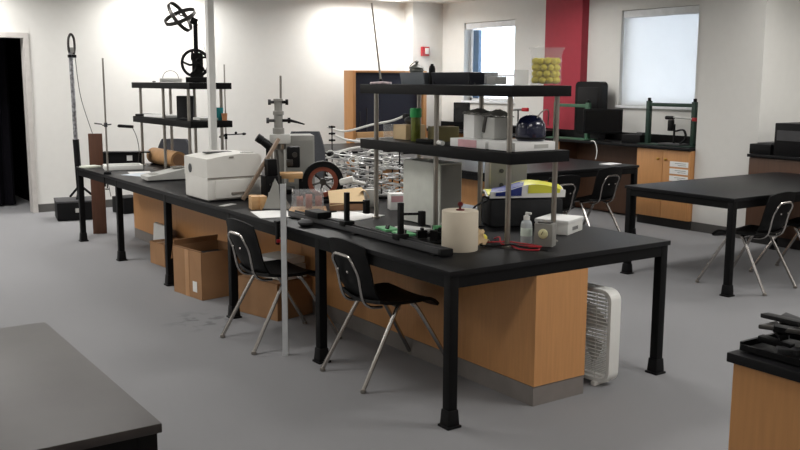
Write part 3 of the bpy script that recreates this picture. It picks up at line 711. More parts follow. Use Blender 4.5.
# ------------------------------------------------------------------ clamp pile on rods
t = thing('clamp_stand', 'dark stand of upright rods carrying laboratory clamps', 'stand', (1.10, 2.44, Z), -28)
MB().box((0, .04, .01), (.56, .26, .02), bev=.003).done('base_plate', BLKP, t)
for (xx, yy, hh) in ((-.26, .16, .53), (-.13, .02, .30), (-.02, .03, .29), (.10, 0, .31), (.235, .0, .37), (.19, .08, .36)):
    MB().cyl((xx, yy, .01), (xx, yy, hh), .006 if xx > -.2 else .0045, 8).done('rod', BLKP if xx > .1 else DSTEEL, t)
MB().box((-.26, .16, .01), (.06, .06, .02)).done('rod_foot', BLKP, t)
for zz in (.42, .47, .52):
    q = MB().cyl((-.285, .16, zz), (-.235, .16, zz), .007, 8); q.box((-.26, .16, zz), (.018, .018, .018)); q.done('boss_head', BLKP, t)
CLAMPM = mat('zinc_clamp', (196, 196, 196), .35, .55, var=.1)
def clamp(label):
    t = thing('laboratory_clamp', label, 'clamp', group='chrome laboratory clamps piled on the rod stand')
    MB().cyl((-.12, 0, 0), (.02, 0, 0), .0055, 8).done('shank', CLAMPM, t)
    b = MB().box((.035, 0, 0), (.04, .022, .022), bev=.004); b.cyl((.035, 0, .008), (.035, 0, .03), .004, 6); b.box((.035, 0, .034), (.022, .005, .012), bev=.002); b.done('body', CLAMPM, t)
    for s_ in (-1, 1): MB().tube(rope((.05, s_*.008, 0), (.075, s_*.028, 0), (.10, s_*.026, 0), (.115, s_*.010, 0), n=4), .0048, 6).done('jaw', WHITE, t)
    return t
lab = 'metal clamp lying loose at the foot of the rod stand pile, nearest the wheel'
ORD = ('lowest', 'second lowest', 'third lowest', 'fourth from the bottom', 'middle', 'fourth from the top', 'third highest', 'second highest', 'topmost')
POS = ('leftmost', 'second from left', 'third from left', 'third from right', 'second from right', 'rightmost')
def CROW(i, k): return 'metal clamp in the pile, %s row, %s' % (ORD[i], POS[k])
c0 = clamp(lab); c0.location = (.97, 2.40, Z+.06)
random.seed(11); cs, sn = math.cos(R(-28)), math.sin(R(-28))
for i in range(54):
    row = i//6; k = i % 6
    lx = -.21+.085*k+random.uniform(-.03, .03); ly = random.uniform(-.10, .07); lz = .04+.036*row+random.uniform(-.008, .008)
    dup(c0, label=CROW(row, k), loc=(1.10+lx*cs-ly*sn, 2.44+lx*sn+ly*cs, Z+lz), rz=0, rot=(random.uniform(-1.2, 1.2), random.uniform(-.22, .22), R(-28)+random.choice((0, math.pi))+random.uniform(-.35, .35)))
c0.rotation_euler = (.4, .1, 2.4)
t = thing('bent_tube', 'white bent tube reaching from thin rod to the green-capped jar', 'tube', (0, 0, 0))
MB().tube(rope((1.02, 2.9, 1.269), (1.058, 2.70, 1.245), (1.108, 2.4, 1.305), (1.15, 2.2, 1.34), (1.186, 2.10, 1.377), n=8), .0085, 8).done('tube', WHITE, t)
MB().box((1.19, 2.08, 1.375), (.03, .05, .04), bev=.005).done('end_fitting', BLKP, t)
tag(MB().tube(rope((1.04, 2.9, 1.222), (1.087, 2.75, 1.18), (1.105, 2.62, 1.172), (1.12, 2.5, 1.165), n=8), .0085, 8).done('bent_tube', WHITE), 'lower white bent tube sagging beneath the longer one', 'tube')
tag(MB().tube(rope((.92, 2.62, Z+.33), (1.02, 2.48, Z+.375), (1.13, 2.32, Z+.385), n=8), .009, 8).done('bent_tube', WHITE), 'short white curved tube above the clamp pile', 'tube')
t = thing('white_motor', 'white plastic handle lying on the clamps above the folded cardboard', 'handle', (.72, 2.12, Z+.165), -40)
MB().box((0, 0, 0.015), (.10, .06, .045), (0, R(-15), 0), bev=.015).tube([(.04, 0, .01), (.13, 0, -.005)], [.02, .008], 10).done('body', WHITE, t)
t = thing('small_grey_box', 'small grey box in the pile just left of the white case', 'box', (.86, 2.03, Z), -25)
MB().box((0, 0, .06), (.09, .07, .12), bev=.003).done('case', GREYL, t)
# ------------------------------------------------------------------ middle shelf of the near rack
t = thing('kraft_carton', 'kraft cardboard box on the middle shelf left of the green-capped jar', 'box', (.79, 1.47, S1), 0)
MB().box((0, 0, .045), (.15, .14, .09), bev=.002).done('carton', CARDL, t)
MB().bx(-.075, .075, -.012, .012, .09, .0912).done('tape_strip', TAPE, t)
tag(MB().sph((.83, 1.50, S1+.115), .05, 16, (1, 1, .55)).done('grey_dome', GREYD), 'dark grey dome lying on the kraft box', 'dome')
t = thing('glass_beaker', 'clear beaker at the left end of the middle shelf', 'beaker', (.72, 1.60, S1))
MB().lathe([(0, 0), (.032, 0), (.034, .004), (.034, .085), (.037, .09), (.034, .088), (.031, .006), (0, .005)], n=20).done('glass', ACRYL, t)
t = thing('capped_jar', 'tall clear tube with bright green cap on the middle shelf', 'jar', (.69, 1.26, S1))
MB().lathe([(0, 0), (.028, 0), (.030, .004), (.030, .145), (0, .145)], n=20).done('tube', GREENLIQ, t)
MB().lathe([(.0, .145), (.035, .145), (.036, .15), (.036, .195), (.032, .20), (0, .20)], n=24).done('cap', BGREEN, t)
t = thing('olive_carton', 'olive green cardboard box on the middle shelf behind the post', 'box', (.84, 1.18, S1), -8)
MB().box((0, 0, .045), (.15, .12, .09), bev=.002).done('carton', AMBER, t); MB().box((0, 0, .091), (.15, .004, .003)).done('lid_slit', CARDD, t)
tag(MB().box((.66, 1.08, S1+.012), (.05, .16, .022), (0, 0, .3), bev=.004).done('flat_gadget', BLKP), 'flat black gadget on the middle shelf near the middle post', 'gadget')
t = thing('flat_white_box', 'flat white box with pink band on the middle shelf', 'box', (.74, .66, S1), 0)
MB().box((0, 0, .024), (.26, .31, .046), bev=.004).done('carton', PAPER, t); MB().box((-.1305, -.0, .024), (.002, .16, .04)).done('pink_band', PINK, t)
t = thing('flat_white_box', 'flat white box under the navy ball on the middle shelf', 'box', (.7625, .385, S1), 0)
MB().box((0, 0, .024), (.285, .215, .046), bev=.004).done('carton', PAPER, t)
MB().box((.04, -.1085, .024), (.10, .001, .02)).done('print_mark', GREYL, t)
t = thing('white_tube', 'short white tube lying at the left of the pink-banded box', 'tube', (.60, .90, S1+.014), 75)
MB().cyl((-.05, 0, 0), (.05, 0, 0), .0135, 12).done('tube', WHITE, t)
t = thing('navy_helmet', 'glossy navy blue helmet dome on the flat white box', 'helmet', (.815, .375, S1+.048), -30)
MB().lathe([(0.03, .0), (.072, .0), (.079, .02), (.081, .055), (.076, .09), (.060, .118), (.034, .134), (0, .139)], n=30).done('shell', NAVY, t)
MB().lathe([(.074, .008), (.082, .012), (.0815, .020), (.076, .022)], n=30).done('rim', BLKP, t)
MB().tube(rope((.02, -.045, .12), (.05, -.035, .155), (.09, -.01, .16), (.10, .03, .08), n=6), .0035, 6).done('wire_loop', STEEL, t)
t = thing('white_carton', 'tall white box holding grey plastic on the pink-banded box', 'box', (.74, .725, S1+.048), -12)
MB().box((0, 0, .065), (.12, .13, .13), bev=.003).done('carton', PAPER, t)
MB().shell(lambda a, b: (.064*a, .069*b, .138+.020*math.cos(1.6*a)*math.cos(1.6*b)+.006*math.sin(8*a+5*b)), 10, 10, .006).done('plastic_wrap', GREYP, t)
t = thing('grey_carton', 'grey box wrapped in plastic beside the tall white box', 'box', (.76, .585, S1+.048), -8)
MB().box((0, 0, .06), (.12, .13, .12), bev=.006).done('carton', GREYL, t)
MB().shell(lambda a, b: (.064*a, .069*b, .126+.030*math.cos(1.5*a)*math.cos(1.5*b)+.006*math.sin(9*a+4*b)), 10, 10, .006).done('plastic_wrap', GREYP, t)
MB().box((-.064, .03, .08), (.008, .02, .09), (R(15), 0, 0)).done('strap', DSTEEL, t)
# ------------------------------------------------------------------ top shelf of the near rack
t = thing('ball_jar', 'clear flared jar full of yellow balls at the right of the top shelf', 'jar', (.885, .345, S2))
MB().lathe([(0, 0), (.078, 0), (.082, .005), (.082, .16), (.088, .18), (.100, .197), (.097, .198), (.084, .178), (.0785, .16), (.0785, .007), (0, .006)], n=32).done('jar_wall', JARG, t)
random.seed(5); k = 0; rb = .0185
proto = None
for lay in range(4):
    for (rad_, nn) in ((0.0, 1), (.031, 5), (.059, 10)):
        for q in range(nn):
            a = 2*math.pi*q/nn+lay*.35+rad_*9
            P_ = (.885+rad_*math.cos(a), .345+rad_*math.sin(a), S2+.026+lay*.033+random.uniform(-.001, .002))
            if proto is None:
                proto = MB().sph((0, 0, 0), rb, 12).done('yellow_ball', YEL, None, P_); tag(proto, 'yellow ball in the clear flared jar', 'ball', 'yellow balls in the jar')
            else:
                o = proto.copy(); col.objects.link(o); o.location = P_
t = thing('clear_container', 'clear plastic container with grey contents left of the ball jar', 'container', (.76, .52, S2), 0)
q = MB(); q.bx(-.07, .07, -.10, -.097, 0, .08); q.bx(-.07, .07, .097, .10, 0, .08); q.bx(-.07, -.067, -.10, .10, 0, .08); q.bx(.067, .07, -.10, .10, 0, .08); q.bx(-.07, .07, -.10, .10, 0, .003)
q.done('clear_walls', ACRYL, t)
MB().box((-.02, .055, .024), (.08, .075, .04), bev=.004).done('contents', GREYP, t)
t = thing('shallow_tray', 'shallow black tray on the top shelf', 'tray', (.76, .885, S2), 0)
q = MB(); q.box((0, 0, .004), (.18, .33, .008)); q.box((-.095, 0, .035), (.008, .35, .07), (0, R(-14), 0)); q.box((.095, 0, .035), (.008, .35, .07), (0, R(14), 0)); q.box((0, -.17, .035), (.20, .008, .07), (R(14), 0, 0)); q.box((0, .17, .035), (.20, .008, .07), (R(-14), 0, 0)); q.done('tray', mat('tray_black', (26, 28, 38), .4), t)
t = thing('shallow_tray', 'shallow translucent grey tray left of the black tray', 'tray', (.74, 1.235, S2), 0)
q = MB(); q.box((0, 0, .004), (.18, .22, .008)); q.box((-.095, 0, .035), (.006, .24, .07), (0, R(-12), 0)); q.box((.095, 0, .035), (.006, .24, .07), (0, R(12), 0)); q.box((0, -.115, .035), (.19, .006, .07), (R(12), 0, 0)); q.box((0, .115, .035), (.19, .006, .07), (R(-12), 0, 0)); q.done('tray', mat('tray_grey', (112, 118, 124), .3), t)
t = thing('rod_stand', 'tall thin rod rising from a marbled disc on the top shelf', 'stand', (.65, 1.585, S2), 0)
MB().lathe([(0, 0), (.066, 0), (.07, .004), (.066, .012), (.02, .016), (0, .016)], n=26).done('disc_base', mat('marbled_disc', (206, 186, 190), .4, var=.4, scale=28), t)
MB().lathe([(0, .014), (.012, .014), (.012, .03), (.006, .034), (0, .034)], n=12).done('collar', BLKP, t)
MB().cyl((0, 0, .02), (-.03, .06, .50), .006, 8).done('rod', STEEL, t)
tag(MB().box((.72, .745, S2+.010), (.06, .05, .018), (0, 0, .2), bev=.006).done('flat_gadget', GREYD), 'flat dark lump on the top shelf before the clear container', 'gadget')
tag(MB().lathe([(0, 0), (.018, 0), (.018, .03), (.015, .033), (0, .033)], (.90, .80, S2), 14).done('tiny_jar', mat('pale_green_glass', (170, 215, 200), .2, trans=.5)), 'tiny pale green jar left of the clear container', 'jar')
# ------------------------------------------------------------------ far rack contents
t = thing('gyroscope_model', 'black gyroscope with spoked wheel and crossed rings on the far rack', 'gyroscope', (.75, 4.83, S2), -22)
MB().box((.0, 0, .025), (.20, .16, .05), bev=.004).done('base_block', BLKP, t)
MB().box((.01, 0, .15), (.10, .05, .24), bev=.004).done('pillar_base', BLKP, t)
MB().box((0, 0, .36), (.040, .035, .40), bev=.003).done('post', BLKP, t)
MB().box((-.01, 0, .555), (.06, .05, .06), (0, R(25), 0), bev=.008).done('pivot_head', BLKP, t)
q = wheelring(MB(), .132, .106, -.06, -.035, -.01, .175, 36)
for k in range(5):
    a = 2*math.pi*k/5+.5
    q.tube(rope((-.01, -.045, .175), (-.01+.05*math.cos(a+.45), -.045, .175+.05*math.sin(a+.45)), (-.01+.12*math.cos(a), -.045, .175+.12*math.sin(a)), n=5), .011, 6)
q.cyl((-.01, -.06, .175), (-.01, -.02, .175), .022, 14); q.done('spoked_wheel', BLKP, t)
def band(mb, c, rad, wd, maj, n=40):
    # a flat hoop whose plane holds the direction maj (in local XZ) and leans mostly along Y
    M3 = Vector((maj[0], 0, maj[1])).normalized(); P3 = Vector((-M3.z, 0, M3.x)); B3 = (P3*.34+Vector((0, .94, 0))).normalized(); N3 = M3.cross(B3)
    bm = mb.bm; rg = []
    for k in range(n):
        a = 2*math.pi*k/n; e = M3*math.cos(a)+B3*math.sin(a)
        rg.append([bm.verts.new(Vector(c)+e*rr_+N3*z_) for rr_, z_ in ((rad, -wd/2), (rad, wd/2), (rad-.006, wd/2), (rad-.006, -wd/2))])
    for k in range(n):
        a, b = rg[k], rg[(k+1) % n]
        for j in range(4): bm.faces.new((a[j], b[j], b[(j+1) % 4], a[(j+1) % 4]))
    return mb
rc = (-.135, 0, .592)
band(MB(), rc, .152, .036, (.58, -.81)).done('ring', DSTEEL, t)
band(MB(), rc, .150, .036, (.92, .40)).done('ring', DSTEEL, t)
MB().cyl((-.145+.0, 0, .615), (-.01, 0, .56), .006, 8).cyl((-.26, 0, .60), (-.02, 0, .60), .003, 6).done('axle', DSTEEL, t)
for (a, b) in (((-.06, -.02, .52), (-.13, -.04, .22)), ((.02, -.02, .53), (.10, -.04, .22))): MB().cyl(a, b, .0018, 5).done('string', DSTEEL, t)
t = thing('wire_loop_device', 'small white device with thin wire loop on the far rack', 'device', (.72, 5.42, S2), -15)
MB().box((0, 0, .02), (.20, .12, .036), bev=.004).done('body', GREYL, t)
MB().tube([(.0+.075*math.cos(R(a)), 0, .038+.075*math.sin(R(a))) for a in range(0, 181, 12)], .003, 6).done('wire_loop', DSTEEL, t)
tag(MB().sph((.70, 5.83, S2+.007), .02, 10, (1, 1.4, .35)).done('black_puck', BLKP), 'small black lump on the far rack top near its left end', 'puck')
t = thing('loudspeaker', 'black rectangular loudspeaker on the middle shelf of the far rack', 'speaker', (.76, 5.16, S1), -25)
MB().box((0, 0, .11), (.155, .13, .21), bev=.004).done('cabinet', mat('speaker_black', (34, 33, 35), .7), t)
tag(MB().box((.70, 5.55, S1+.013), (.22, .50, .024), (0, 0, .1), bev=.003).done('paper_stack', PAPER), 'stack of white papers on the middle shelf of the far rack', 'paper')
tag(MB().box((.66, 5.93, S1+.012), (.16, .20, .022), (0, 0, .5), bev=.003).done('black_folder', BLKP), 'black folder at the left end of the far rack middle shelf', 'folder')
tag(MB().box((.80, 4.74, S1+.012), (.20, .22, .022), (0, 0, -.1), bev=.003).done('paper_stack', GREYL), 'pale folders beside the loudspeaker and the white pole', 'paper')
t = thing('teal_cup', 'teal plastic cup on the far rack right of the white pole', 'cup', (.70, 4.62 - .04, S1)); t.location = (.88, 4.66, S1)
MB().lathe([(0, 0), (.040, 0), (.042, .005), (.046, .115), (.043, .115), (.038, .008), (0, .008)], n=22).done('cup_wall', TEAL, t)
t = thing('orange_cup', 'small orange cup beside the teal cup', 'cup', (.90, 4.57, S1))
MB().lathe([(0, 0), (.022, 0), (.028, .065), (.025, .065), (.02, .005), (0, .005)], n=20).done('cup_wall', ORANGE, t)
# ------------------------------------------------------------------ far end tabletop items
def ring_stand(label, x, y, z, h, rad, arms, rz=0, lean=(0, 0), clampon=False, base=True):
    t = thing('ring_stand', label, 'stand', (x, y, z), rz)
    if base: MB().box((0, .0, .008), (.13, .18, .016), bev=.003).done('base_plate', DSTEEL, t)
    if clampon:
        q = MB().box((0, 0, .012), (.06, .07, .024), bev=.004); q.box((-.03, 0, -.05), (.014, .04, .13), bev=.003); q.cyl((-.01, 0, -.13), (-.01, 0, -.088), .006, 8); q.box((-.01, 0, -.14), (.04, .008, .01)); q.done('table_clamp', BLKP, t)
    MB().cyl((0, 0, .01), (lean[0], lean[1], h), rad, 8).done('rod', STEEL, t)
    for (hz, ln, kind) in arms:
        q = MB().cyl((-.03, 0, hz), (ln, 0, hz+.01), .006, 8); q.box((0, 0, hz), (.03, .03, .03), bev=.004)
        if kind: q.sph((ln, 0, hz+.01), .022, 10, (1.1, 1, .7)); q.sph((ln*.55, 0, hz+.022), .015, 8)
        q.done('clamp_arm', BLKP if kind else GREYD, t)
    return t
ring_stand('thin rod clamped to the table edge near the far end', .01, 5.22, Z, 1.06, .0085, [(.45, .05, 0), (.46, -.10, 0)], -22, (-.0, 0), True, False)
ring_stand('thin ring stand with black clamp right of the white pole', 1.46, 5.82, Z, 1.03, .0075, [(.29, .19, 1), (.26, -.05, 1)], -22)
t = thing('ring_stand', 'short black clamp assembly left of the optical column', 'stand', (1.22, 4.2, Z), -25)
MB().box((0, 0, .008), (.10, .12, .016), bev=.003).done('base_plate', BLKP, t); MB().cyl((0, 0, .01), (0, 0, .24), .006, 8).done('rod', DSTEEL, t)
t = thing('white_tray', 'flat white tray at the far left end of the main table', 'tray', (.28, 5.62, Z), -12)
MB().box((0, 0, .024), (.36, .24, .046), bev=.006).done('body', WHITE, t); MB().box((0, 0, .049), (.30, .18, .004)).done('inset', GREYL, t)
tag(MB().box((.06, 5.95, Z+.010), (.16, .14, .018), (0, 0, .3), bev=.003).done('pale_booklet', mat('pale_booklet', (206, 210, 196), .7)), 'pale booklet at the far left table corner', 'booklet')
t = thing('balance_scale', 'pale grey wedge-shaped balance left of the printer', 'scale', (.34, 4.47, Z), -5)
MB().prism([(-.24, 0), (.24, 0), (.24, .055), (.12, .095), (-.08, .055), (-.24, .03)], -.12, .12, Matrix(((1, 0, 0, 0), (0, 0, 1, 0), (0, 1, 0, .012), (0, 0, 0, 1)))).done('housing', GREYL, t)
MB().box((0, 0, .008), (.42, .20, .014), bev=.003).done('base', GREYD, t)
MB().lathe([(.0, .10), (.075, .10), (.08, .108), (0, .108)], (.08, .02, 0), 24).done('pan', STEEL, t)
MB().box((-.16, -.0, .052), (.06, .14, .01), (0, R(-8), 0)).done('keypad', GREYP, t)
t = thing('kraft_cylinder', 'long horizontal brown cylinder under the far rack', 'cylinder', (.76, 5.88, Z), 0)
q = MB().tube([(0, -.50, .085), (0, .20, .085)], .083, 24).done('tube', TUBEW, t)
MB().lathe([(.0, 0), (.06, 0), (.06, .004), (0, .004)], (0, -.50, .085), 20, (R(90), 0, 0)).done('end_cap', CARDD, t)
for yy in (-.4, .1): MB().box((0, yy, .006), (.14, .04, .012)).done('cradle', BLKP, t)
t = thing('amplifier', 'black electronics unit with white dial at the far end of the table', 'electronics', (.93, 6.02, Z), -22)
t.location = (.44, 6.0, Z)
MB().box((-.03, .06, .065), (.40, .10, .12), bev=.004).done('housing', BLKP, t)
MB().box((.03, .0087, .075), (.055, .006, .055), bev=.001).done('dial', PAPER, t)
MB().box((-.0, .05, .133), (.46, .14, .014), bev=.003).done('lid', BLKP, t)
t = thing('gooseneck_lamp', 'black flat lamp head on thin gooseneck at the far end', 'lamp', (.50, 5.84, Z), -22)
MB().lathe([(0, 0), (.04, 0), (.04, .008), (0, .012)], n=16).done('foot', BLKP, t)
MB().tube(rope((0, 0, .01), (.02, 0, .16), (0, 0, .30), (-.04, 0, .40), n=6), .004, 6).done('gooseneck', DSTEEL, t)
MB().box((-.10, 0, .405), (.15, .06, .030), (0, R(4), 0), bev=.008).sph((-.16, 0, .408), .02, 8, (1.2, 1, .6)).done('lamp_head', BLKP, t)
tag(MB().box((.50, 5.20-.35, Z+.018), (.03, .02, .03)).done('glue_bottle', WHITE), 'tiny white cap on the table by the balance', 'cap')
# leaning board, tall stand, floor boxes at the far left
tag(MB().box((.27, 6.46, .535), (.14, .03, 1.07), (R(3), 0, R(-22)), bev=.003).done('dark_plank', DWOOD), 'dark brown plank leaning upright at the far end of the main table', 'board')
t = thing('tall_tripod', 'tall slender stand with looped silver head against the back wall', 'stand', (.425, 7.72, .235), 0)
MB().tube([(.0, 0, .0), (-.02, 0, .70)], .036, 10).done('lower_tube', BLKP, t)
MB().tube([(-.02, 0, .70), (-.03, 0, 1.70)], .024, 10).done('upper_tube', mat('silver_foil', (160, 160, 164), .3, .6, var=.6, scale=30), t)
q = MB(); q.tube(rope((-.035, 0, 1.68), (-.05, 0, 1.75), (-.045, 0, 1.86), (-.015, 0, 1.91), (.015, 0, 1.86), (.02, 0, 1.75), (.005, 0, 1.68), n=5), .014, 8, False); q.done('head_loop', DSTEEL, t)
MB().box((-.015, 0, 1.73), (.045, .03, .06), bev=.008).done('head_lens', GREYL, t)
MB().box((-.015, 0, 1.66), (.09, .05, .035), bev=.006).done('head_collar', BLKP, t)
MB().tube(rope((.02, 0, 1.65), (.06, 0, 1.2), (.18, 0, .75), (.30, 0, .35), (.36, 0, .0), n=6), .004, 6).done('cable', DSTEEL, t)
for a in (0, 2.1, 4.2): MB().tube([(0, 0, .16), (.16*math.cos(a), .16*math.sin(a), .015)], .014, 8).done('leg', BLKP, t)
t = thing('equipment_case', 'black equipment case on the floor below the tall stand', 'case', (.36, 7.75, 0), -10)
MB().box((0, 0, .11), (.42, .42, .21), bev=.01).done('case_body', BLKP, t)
MB().box((0, 0, .222), (.43, .43, .02), bev=.006).done('lid', GREYD, t)
MB().box((.04, -.212, .12), (.10, .006, .05), bev=.002).done('nameplate', GREYL, t)
tag(MB().box((1.05, 7.92, .10), (.26, .3, .20), (0, 0, .2), bev=.01).done('black_toolbox', BLKP), 'small black box on the floor behind the dark plank', 'box')
tag(MB().box((1.42, 7.86, .15), (.24, .3, .30), (0, 0, -.1), bev=.003).done('cardboard_box', CARD), 'brown box on the floor by the back wall behind the island base', 'box')
# ------------------------------------------------------------------ back wall things
t = thing('display_case', 'dark navy panel in an oak frame against the back wall', 'display case', (4.30, 7.85, 0), 0)
W_ = 1.29; z0, z1 = .80, 1.775
MB().bx(0, .045, 0, .25, z0, z1, .003).done('frame_side', OAK, t); MB().bx(W_-.06, W_, 0, .25, z0, z1, .003).done('frame_side', OAK, t)
MB().bx(.06, W_-.06, 0, .25, z0+.02, z0+.10, .003).done('frame_rail', PINE, t); MB().bx(.06, W_-.06, 0, .25, z1-.03, z1, .003).done('frame_rail', OAK, t)
MB().bx(.06, W_-.06, .10, .24, z0+.10, z1-.03).done('back_panel', NAVYF, t)
for xx in (.03, W_-.03): MB().bx(xx-.03, xx+.03, .06, .19, 0, z0).done('leg', OAK, t)
for xx in (.16, .28): MB().cyl((xx, .08, z0+.10), (xx, .08, z0+.10+(.34 if xx > .2 else .30)), .007, 6).done('peg', DSTEEL, t)
t = thing('lidded_pot', 'small grey lidded pot standing in the translucent grey tray', 'pot', (.705, 1.275, S2+.009), 0); t.scale = (1, 1, .86)
MB().lathe([(0, 0), (.03, 0), (.034, .01), (.028, .04), (.040, .07), (.045, .085), (.036, .10), (.044, .105), (.024, .122), (.008, .13), (.008, .138), (.013, .146), (.0, .156)], n=24).done('pot', mat('pewter', (118, 120, 114), .5, .2), t)
MB().tube(rope((-.04, 0, .085), (-.052, 0, .105), (-.04, 0, .125), (-.01, 0, .148), n=5), .003, 6).done('handle', DSTEEL, t)
t = thing('dark_bottle', 'small dark rounded bottle right of the grey pot', 'bottle', (.68, 1.085, S2+.001), 0); t.scale = (1, 1, .9)
MB().lathe([(0, 0), (.016, 0), (.019, .01), (.019, .10), (.014, .118), (.009, .122), (.009, .13), (0, .132)], n=18).done('bottle', BLKP, t)
t = thing('fire_alarm', 'red fire alarm with white strobe on the corner pier', 'fire alarm', (5.85, 8.279, 2.01), 0)
MB().bx(-.068, .068, -.045, 0, 0, .14, .006).done('housing', REDC, t); MB().bx(-.02, .048, -.058, -.045, .03, .12, .006).done('strobe', WHITE, t)
# ------------------------------------------------------------------ window counter items
def monitor(label, x, y, z, w_, h_, rz, M=SCREEN, stand=True):
    t = thing('monitor', label, 'monitor', (x, y, z), rz)
    MB().box((0, 0, h_/2+.09), (w_, .045, h_), bev=.008).done('bezel', BLKP, t)
    MB().box((0, -.0235, h_/2+.095), (w_-.05, .003, h_-.05)).done('screen', M, t)
    MB().box((0, .02, .07), (.07, .03, .14), bev=.004).done('neck', BLKP, t); MB().lathe([(0, 0), (.13, 0), (.13, .006), (.04, .016), (0, .016)], n=24).done('base', BLKP, t)
    return t
monitor('wide black monitor on the window counter before the blind', 5.85, 4.56, HC, .47, .30, -48)
monitor('small black monitor at the far end of the window counter', 5.92, 7.42, HC, .25, .32, -60)
t = thing('black_enclosure', 'tall rounded black panel standing against the red pier', 'panel', (6.02, 4.93, HC), -90)
MB().prism(rr(.22, .36, .06), -.06, .06, Matrix(((1, 0, 0, 0), (0, 0, -1, 0), (0, 1, 0, .36), (0, 0, 0, 1)))).done('housing', BLKP, t)
MB().box((0, -.06, .36), (.34, .012, .58), bev=.004).done('front_recess', BLKP, t)
def gantry(label, x, y, L, H, M):
    t = thing('metal_gantry', label, 'frame', (x, y, HC), 0)
    for yy in (-L/2, L/2):
        u_ = MB().bx(-.025, .025, yy-.025, yy+.025, .012, H, .003).done('upright', M, t)
        MB().lathe([(0, 0), (.02, 0), (.02, .035), (0, .038)], (0, yy, H), 12).done('cap_knob', BLKP, u_)
    MB().bx(-.018, .018, -L/2, L/2, H-.06, H-.02, .003).done('crossbar', M, t)
    MB().box((0, 0, .006), (.22, L+.12, .012), bev=.002).done('base_plate', M, t)
    return t
gantry('green metal gantry frame on the counter nearer the white column', 5.93, 3.60, .64, .50, GREEN)
gantry('lighter green gantry frame beside the red pier', 5.86, 5.10, .56, .46, mat('mid_green_paint', (62, 98, 76), .5))
t = thing('mechanical_arm', 'dark sensor arm on a short post inside the green gantry', 'apparatus', (5.90, 3.52, HC+.012), 0); t.scale = (1, 1, .78)
MB().cyl((0, 0, 0), (0, 0, .30), .012, 10).done('post', BLKP, t)
MB().box((0, .05, .28), (.05, .06, .16), bev=.008).done('motor', BLKP, t)
MB().cyl((0, .12, .39), (0, .02, .39), .028, 12).done('sensor_head', BLKP, t)
MB().cyl((0, .04, .40), (0, -.26, .385), .012, 8).done('long_arm', GREYL, t)
MB().box((0, -.27, .38), (.04, .05, .05), bev=.004).done('red_end', REDC, t)['label'] = 'small red end block'
MB().tube(rope((0, -.02, .20), (0, -.13, .22), (0, -.16, .10), (0, -.08, .02), n=5), .014, 6).done('elbow', BLKP, t)
MB().box((0, 0, .012), (.18, .30, .022), bev=.004).done('base_plate', GREYD, t)
t = thing('small_desk_box', 'low black box on the counter right of the wide monitor', 'box', (5.95, 4.12, HC), 0)
MB().box((0, 0, .05), (.18, .28, .10), bev=.006).done('case', BLKP, t); MB().box((-.03, -.10, .115), (.06, .08, .03), bev=.004).done('top_unit', GREYD, t)
tag(MB().tube(rope((5.72, 4.62, HC+.004), (5.66, 4.50, HC+.0), (5.62, 4.42, HC-.10), (5.58, 4.40, HC-.20), n=6), .005, 6).done('white_cable', WHITE), 'white cable drooping over the window counter edge', 'cable')
tag(MB().box((4.80, 3.45, Z+.004), (.22, .14, .006), (0, 0, .2)).done('paper_sheet', PAPER), 'white sheet on the rear table corner by the knee space', 'paper')
t = thing('angle_lamp', 'black arm with red tip rising over the window counter', 'lamp', (5.62, 5.98, HC), 0); t.location = (5.85, 6.10, HC)
MB().lathe([(0, 0), (.07, 0), (.07, .01), (.012, .02), (0, .02)], n=16).done('foot', BLKP, t); MB().cyl((0, 0, .01), (0, 0, .33), .012, 8).done('post', DSTEEL, t)
MB().cyl((0, .14, .335), (0, -.10, .345), .014, 8).done('arm', DSTEEL, t); MB().box((0, -.14, .345), (.05, .10, .05), bev=.01).done('red_tip', REDC, t)['label'] = 'red tip'
for i, (yy, hh, ww_, lb) in enumerate(((6.45, .10, .3, 'low black unit on the far window counter'), (6.95, .13, .34, 'black console under the small monitor'), (5.58, .09, .22, 'black switch box on the counter below the red pier'))):
    t = thing('black_console', lb, 'console', (5.90, yy, HC)); MB().box((0, 0, hh/2), (.26, ww_, hh), bev=.008).done('case', BLKP, t); MB().box((-.128, 0, hh*.6), (.006, ww_*.6, hh*.3)).done('front_strip', GREYD, t)
# keyboard tray/crate seen through the rack, far floor/table items
t = thing('storage_crate', 'white ribbed crate on the rear table seen under the near rack', 'crate', (3.35, 4.55, Z), -25); t.location = (2.35, 3.35, .0)
MB().box((0, 0, .30), (.34, .30, .58), bev=.012).done('bin', WHITE, t)
q = MB()
for k in range(9): q.box((-.14+.035*k, -.155, .30), (.012, .012, .5))
q.done('ribs', WHITE, t)
MB().box((0, 0, .62), (.36, .32, .06), bev=.012).done('lid', LBLUE, t)['label'] = 'light blue lid'
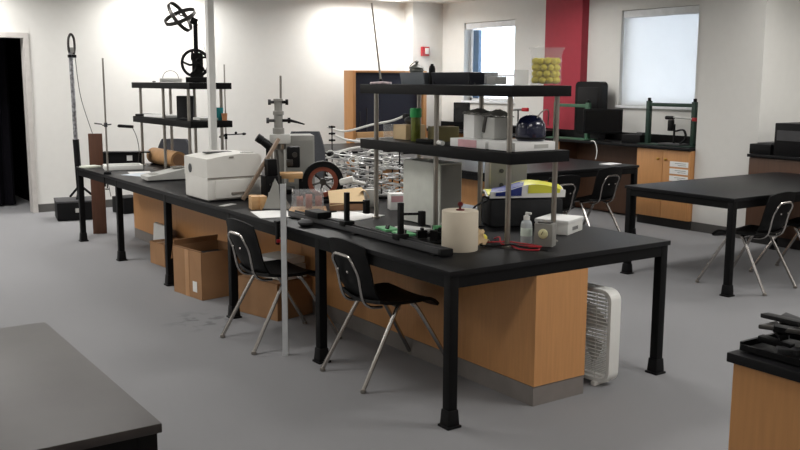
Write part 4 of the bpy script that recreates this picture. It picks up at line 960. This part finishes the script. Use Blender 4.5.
# black machines right of the column
t = thing('black_printer', 'low black machine stepping up beside the white column', 'printer', (5.90, 2.18, HC))
MB().box((0, .09, .05), (.44, .24, .10), bev=.006).done('low_body', BLKP, t); MB().box((-.0, .09, .105), (.30, .16, .012), bev=.003).done('tray', GREYD, t)
t = thing('black_printer', 'taller black machine in the middle at the right edge', 'printer', (5.90, 1.92, HC))
MB().box((0, 0, .16), (.46, .38, .32), bev=.008).done('body', BLKP, t); MB().box((-.233, .02, .2), (.006, .28, .10)).done('front_panel', GREYD, t)
t = thing('black_printer', 'tallest black machine cut by the right frame edge', 'printer', (5.90, 1.50, HC))
MB().box((0, 0, .23), (.46, .40, .46), bev=.008).done('body', BLKP, t); MB().box((-.233, .02, .3), (.006, .30, .12)).done('front_panel', GREYD, t)
# ------------------------------------------------------------------ lower-right bench with black hardware
t = thing('bench_cabinet', 'oak bench cabinet with black top in the lower right corner', 'cabinet', (-.48, -1.845, 0))
MB().bx(0, 1.2, -1.8, 0, .10, .884).done('carcass', OAK, t); MB().bx(.03, 1.2, -1.8, -.02, 0, .10).done('plinth', TOE, t)
MB().bx(-.012, 1.22, -1.82, .015, .884, .91, .003).done('worktop', BLKT, t)
t = thing('hardware_tray', 'black tray heaped with black metal arms on the lower right bench', 'tray', (-.335, -2.045, .911), 0)
q = MB(); q.box((0, 0, .006), (.24, .40, .010), bev=.003); q.box((0, -.198, .014), (.24, .008, .024)); q.box((0, .198, .014), (.24, .008, .024)); q.box((-.118, 0, .011), (.008, .40, .016)); q.box((.118, 0, .014), (.008, .40, .024)); q.done('tray', BLKP, t)
random.seed(21)
for k in range(30):
    MB().box((random.uniform(-.085, .07), random.uniform(-.11, .15), .022+.0019*k), (.022, random.uniform(.07, .13), .016), (random.uniform(-.2, .2), random.uniform(-.3, .3), random.uniform(-1.3, 1.3)), bev=.002).done('metal_arm', BLKP if k % 3 else GREYD, t)
MB().box((-.045, .05, .092), (.030, .31, .012), (R(-3), 0, R(-10)), bev=.003).done('long_bar', BLKP, t)
MB().box((-.06, .07, .076), (.055, .20, .012), (R(-4), R(5), R(6)), bev=.004).done('plate', DSTEEL, t)
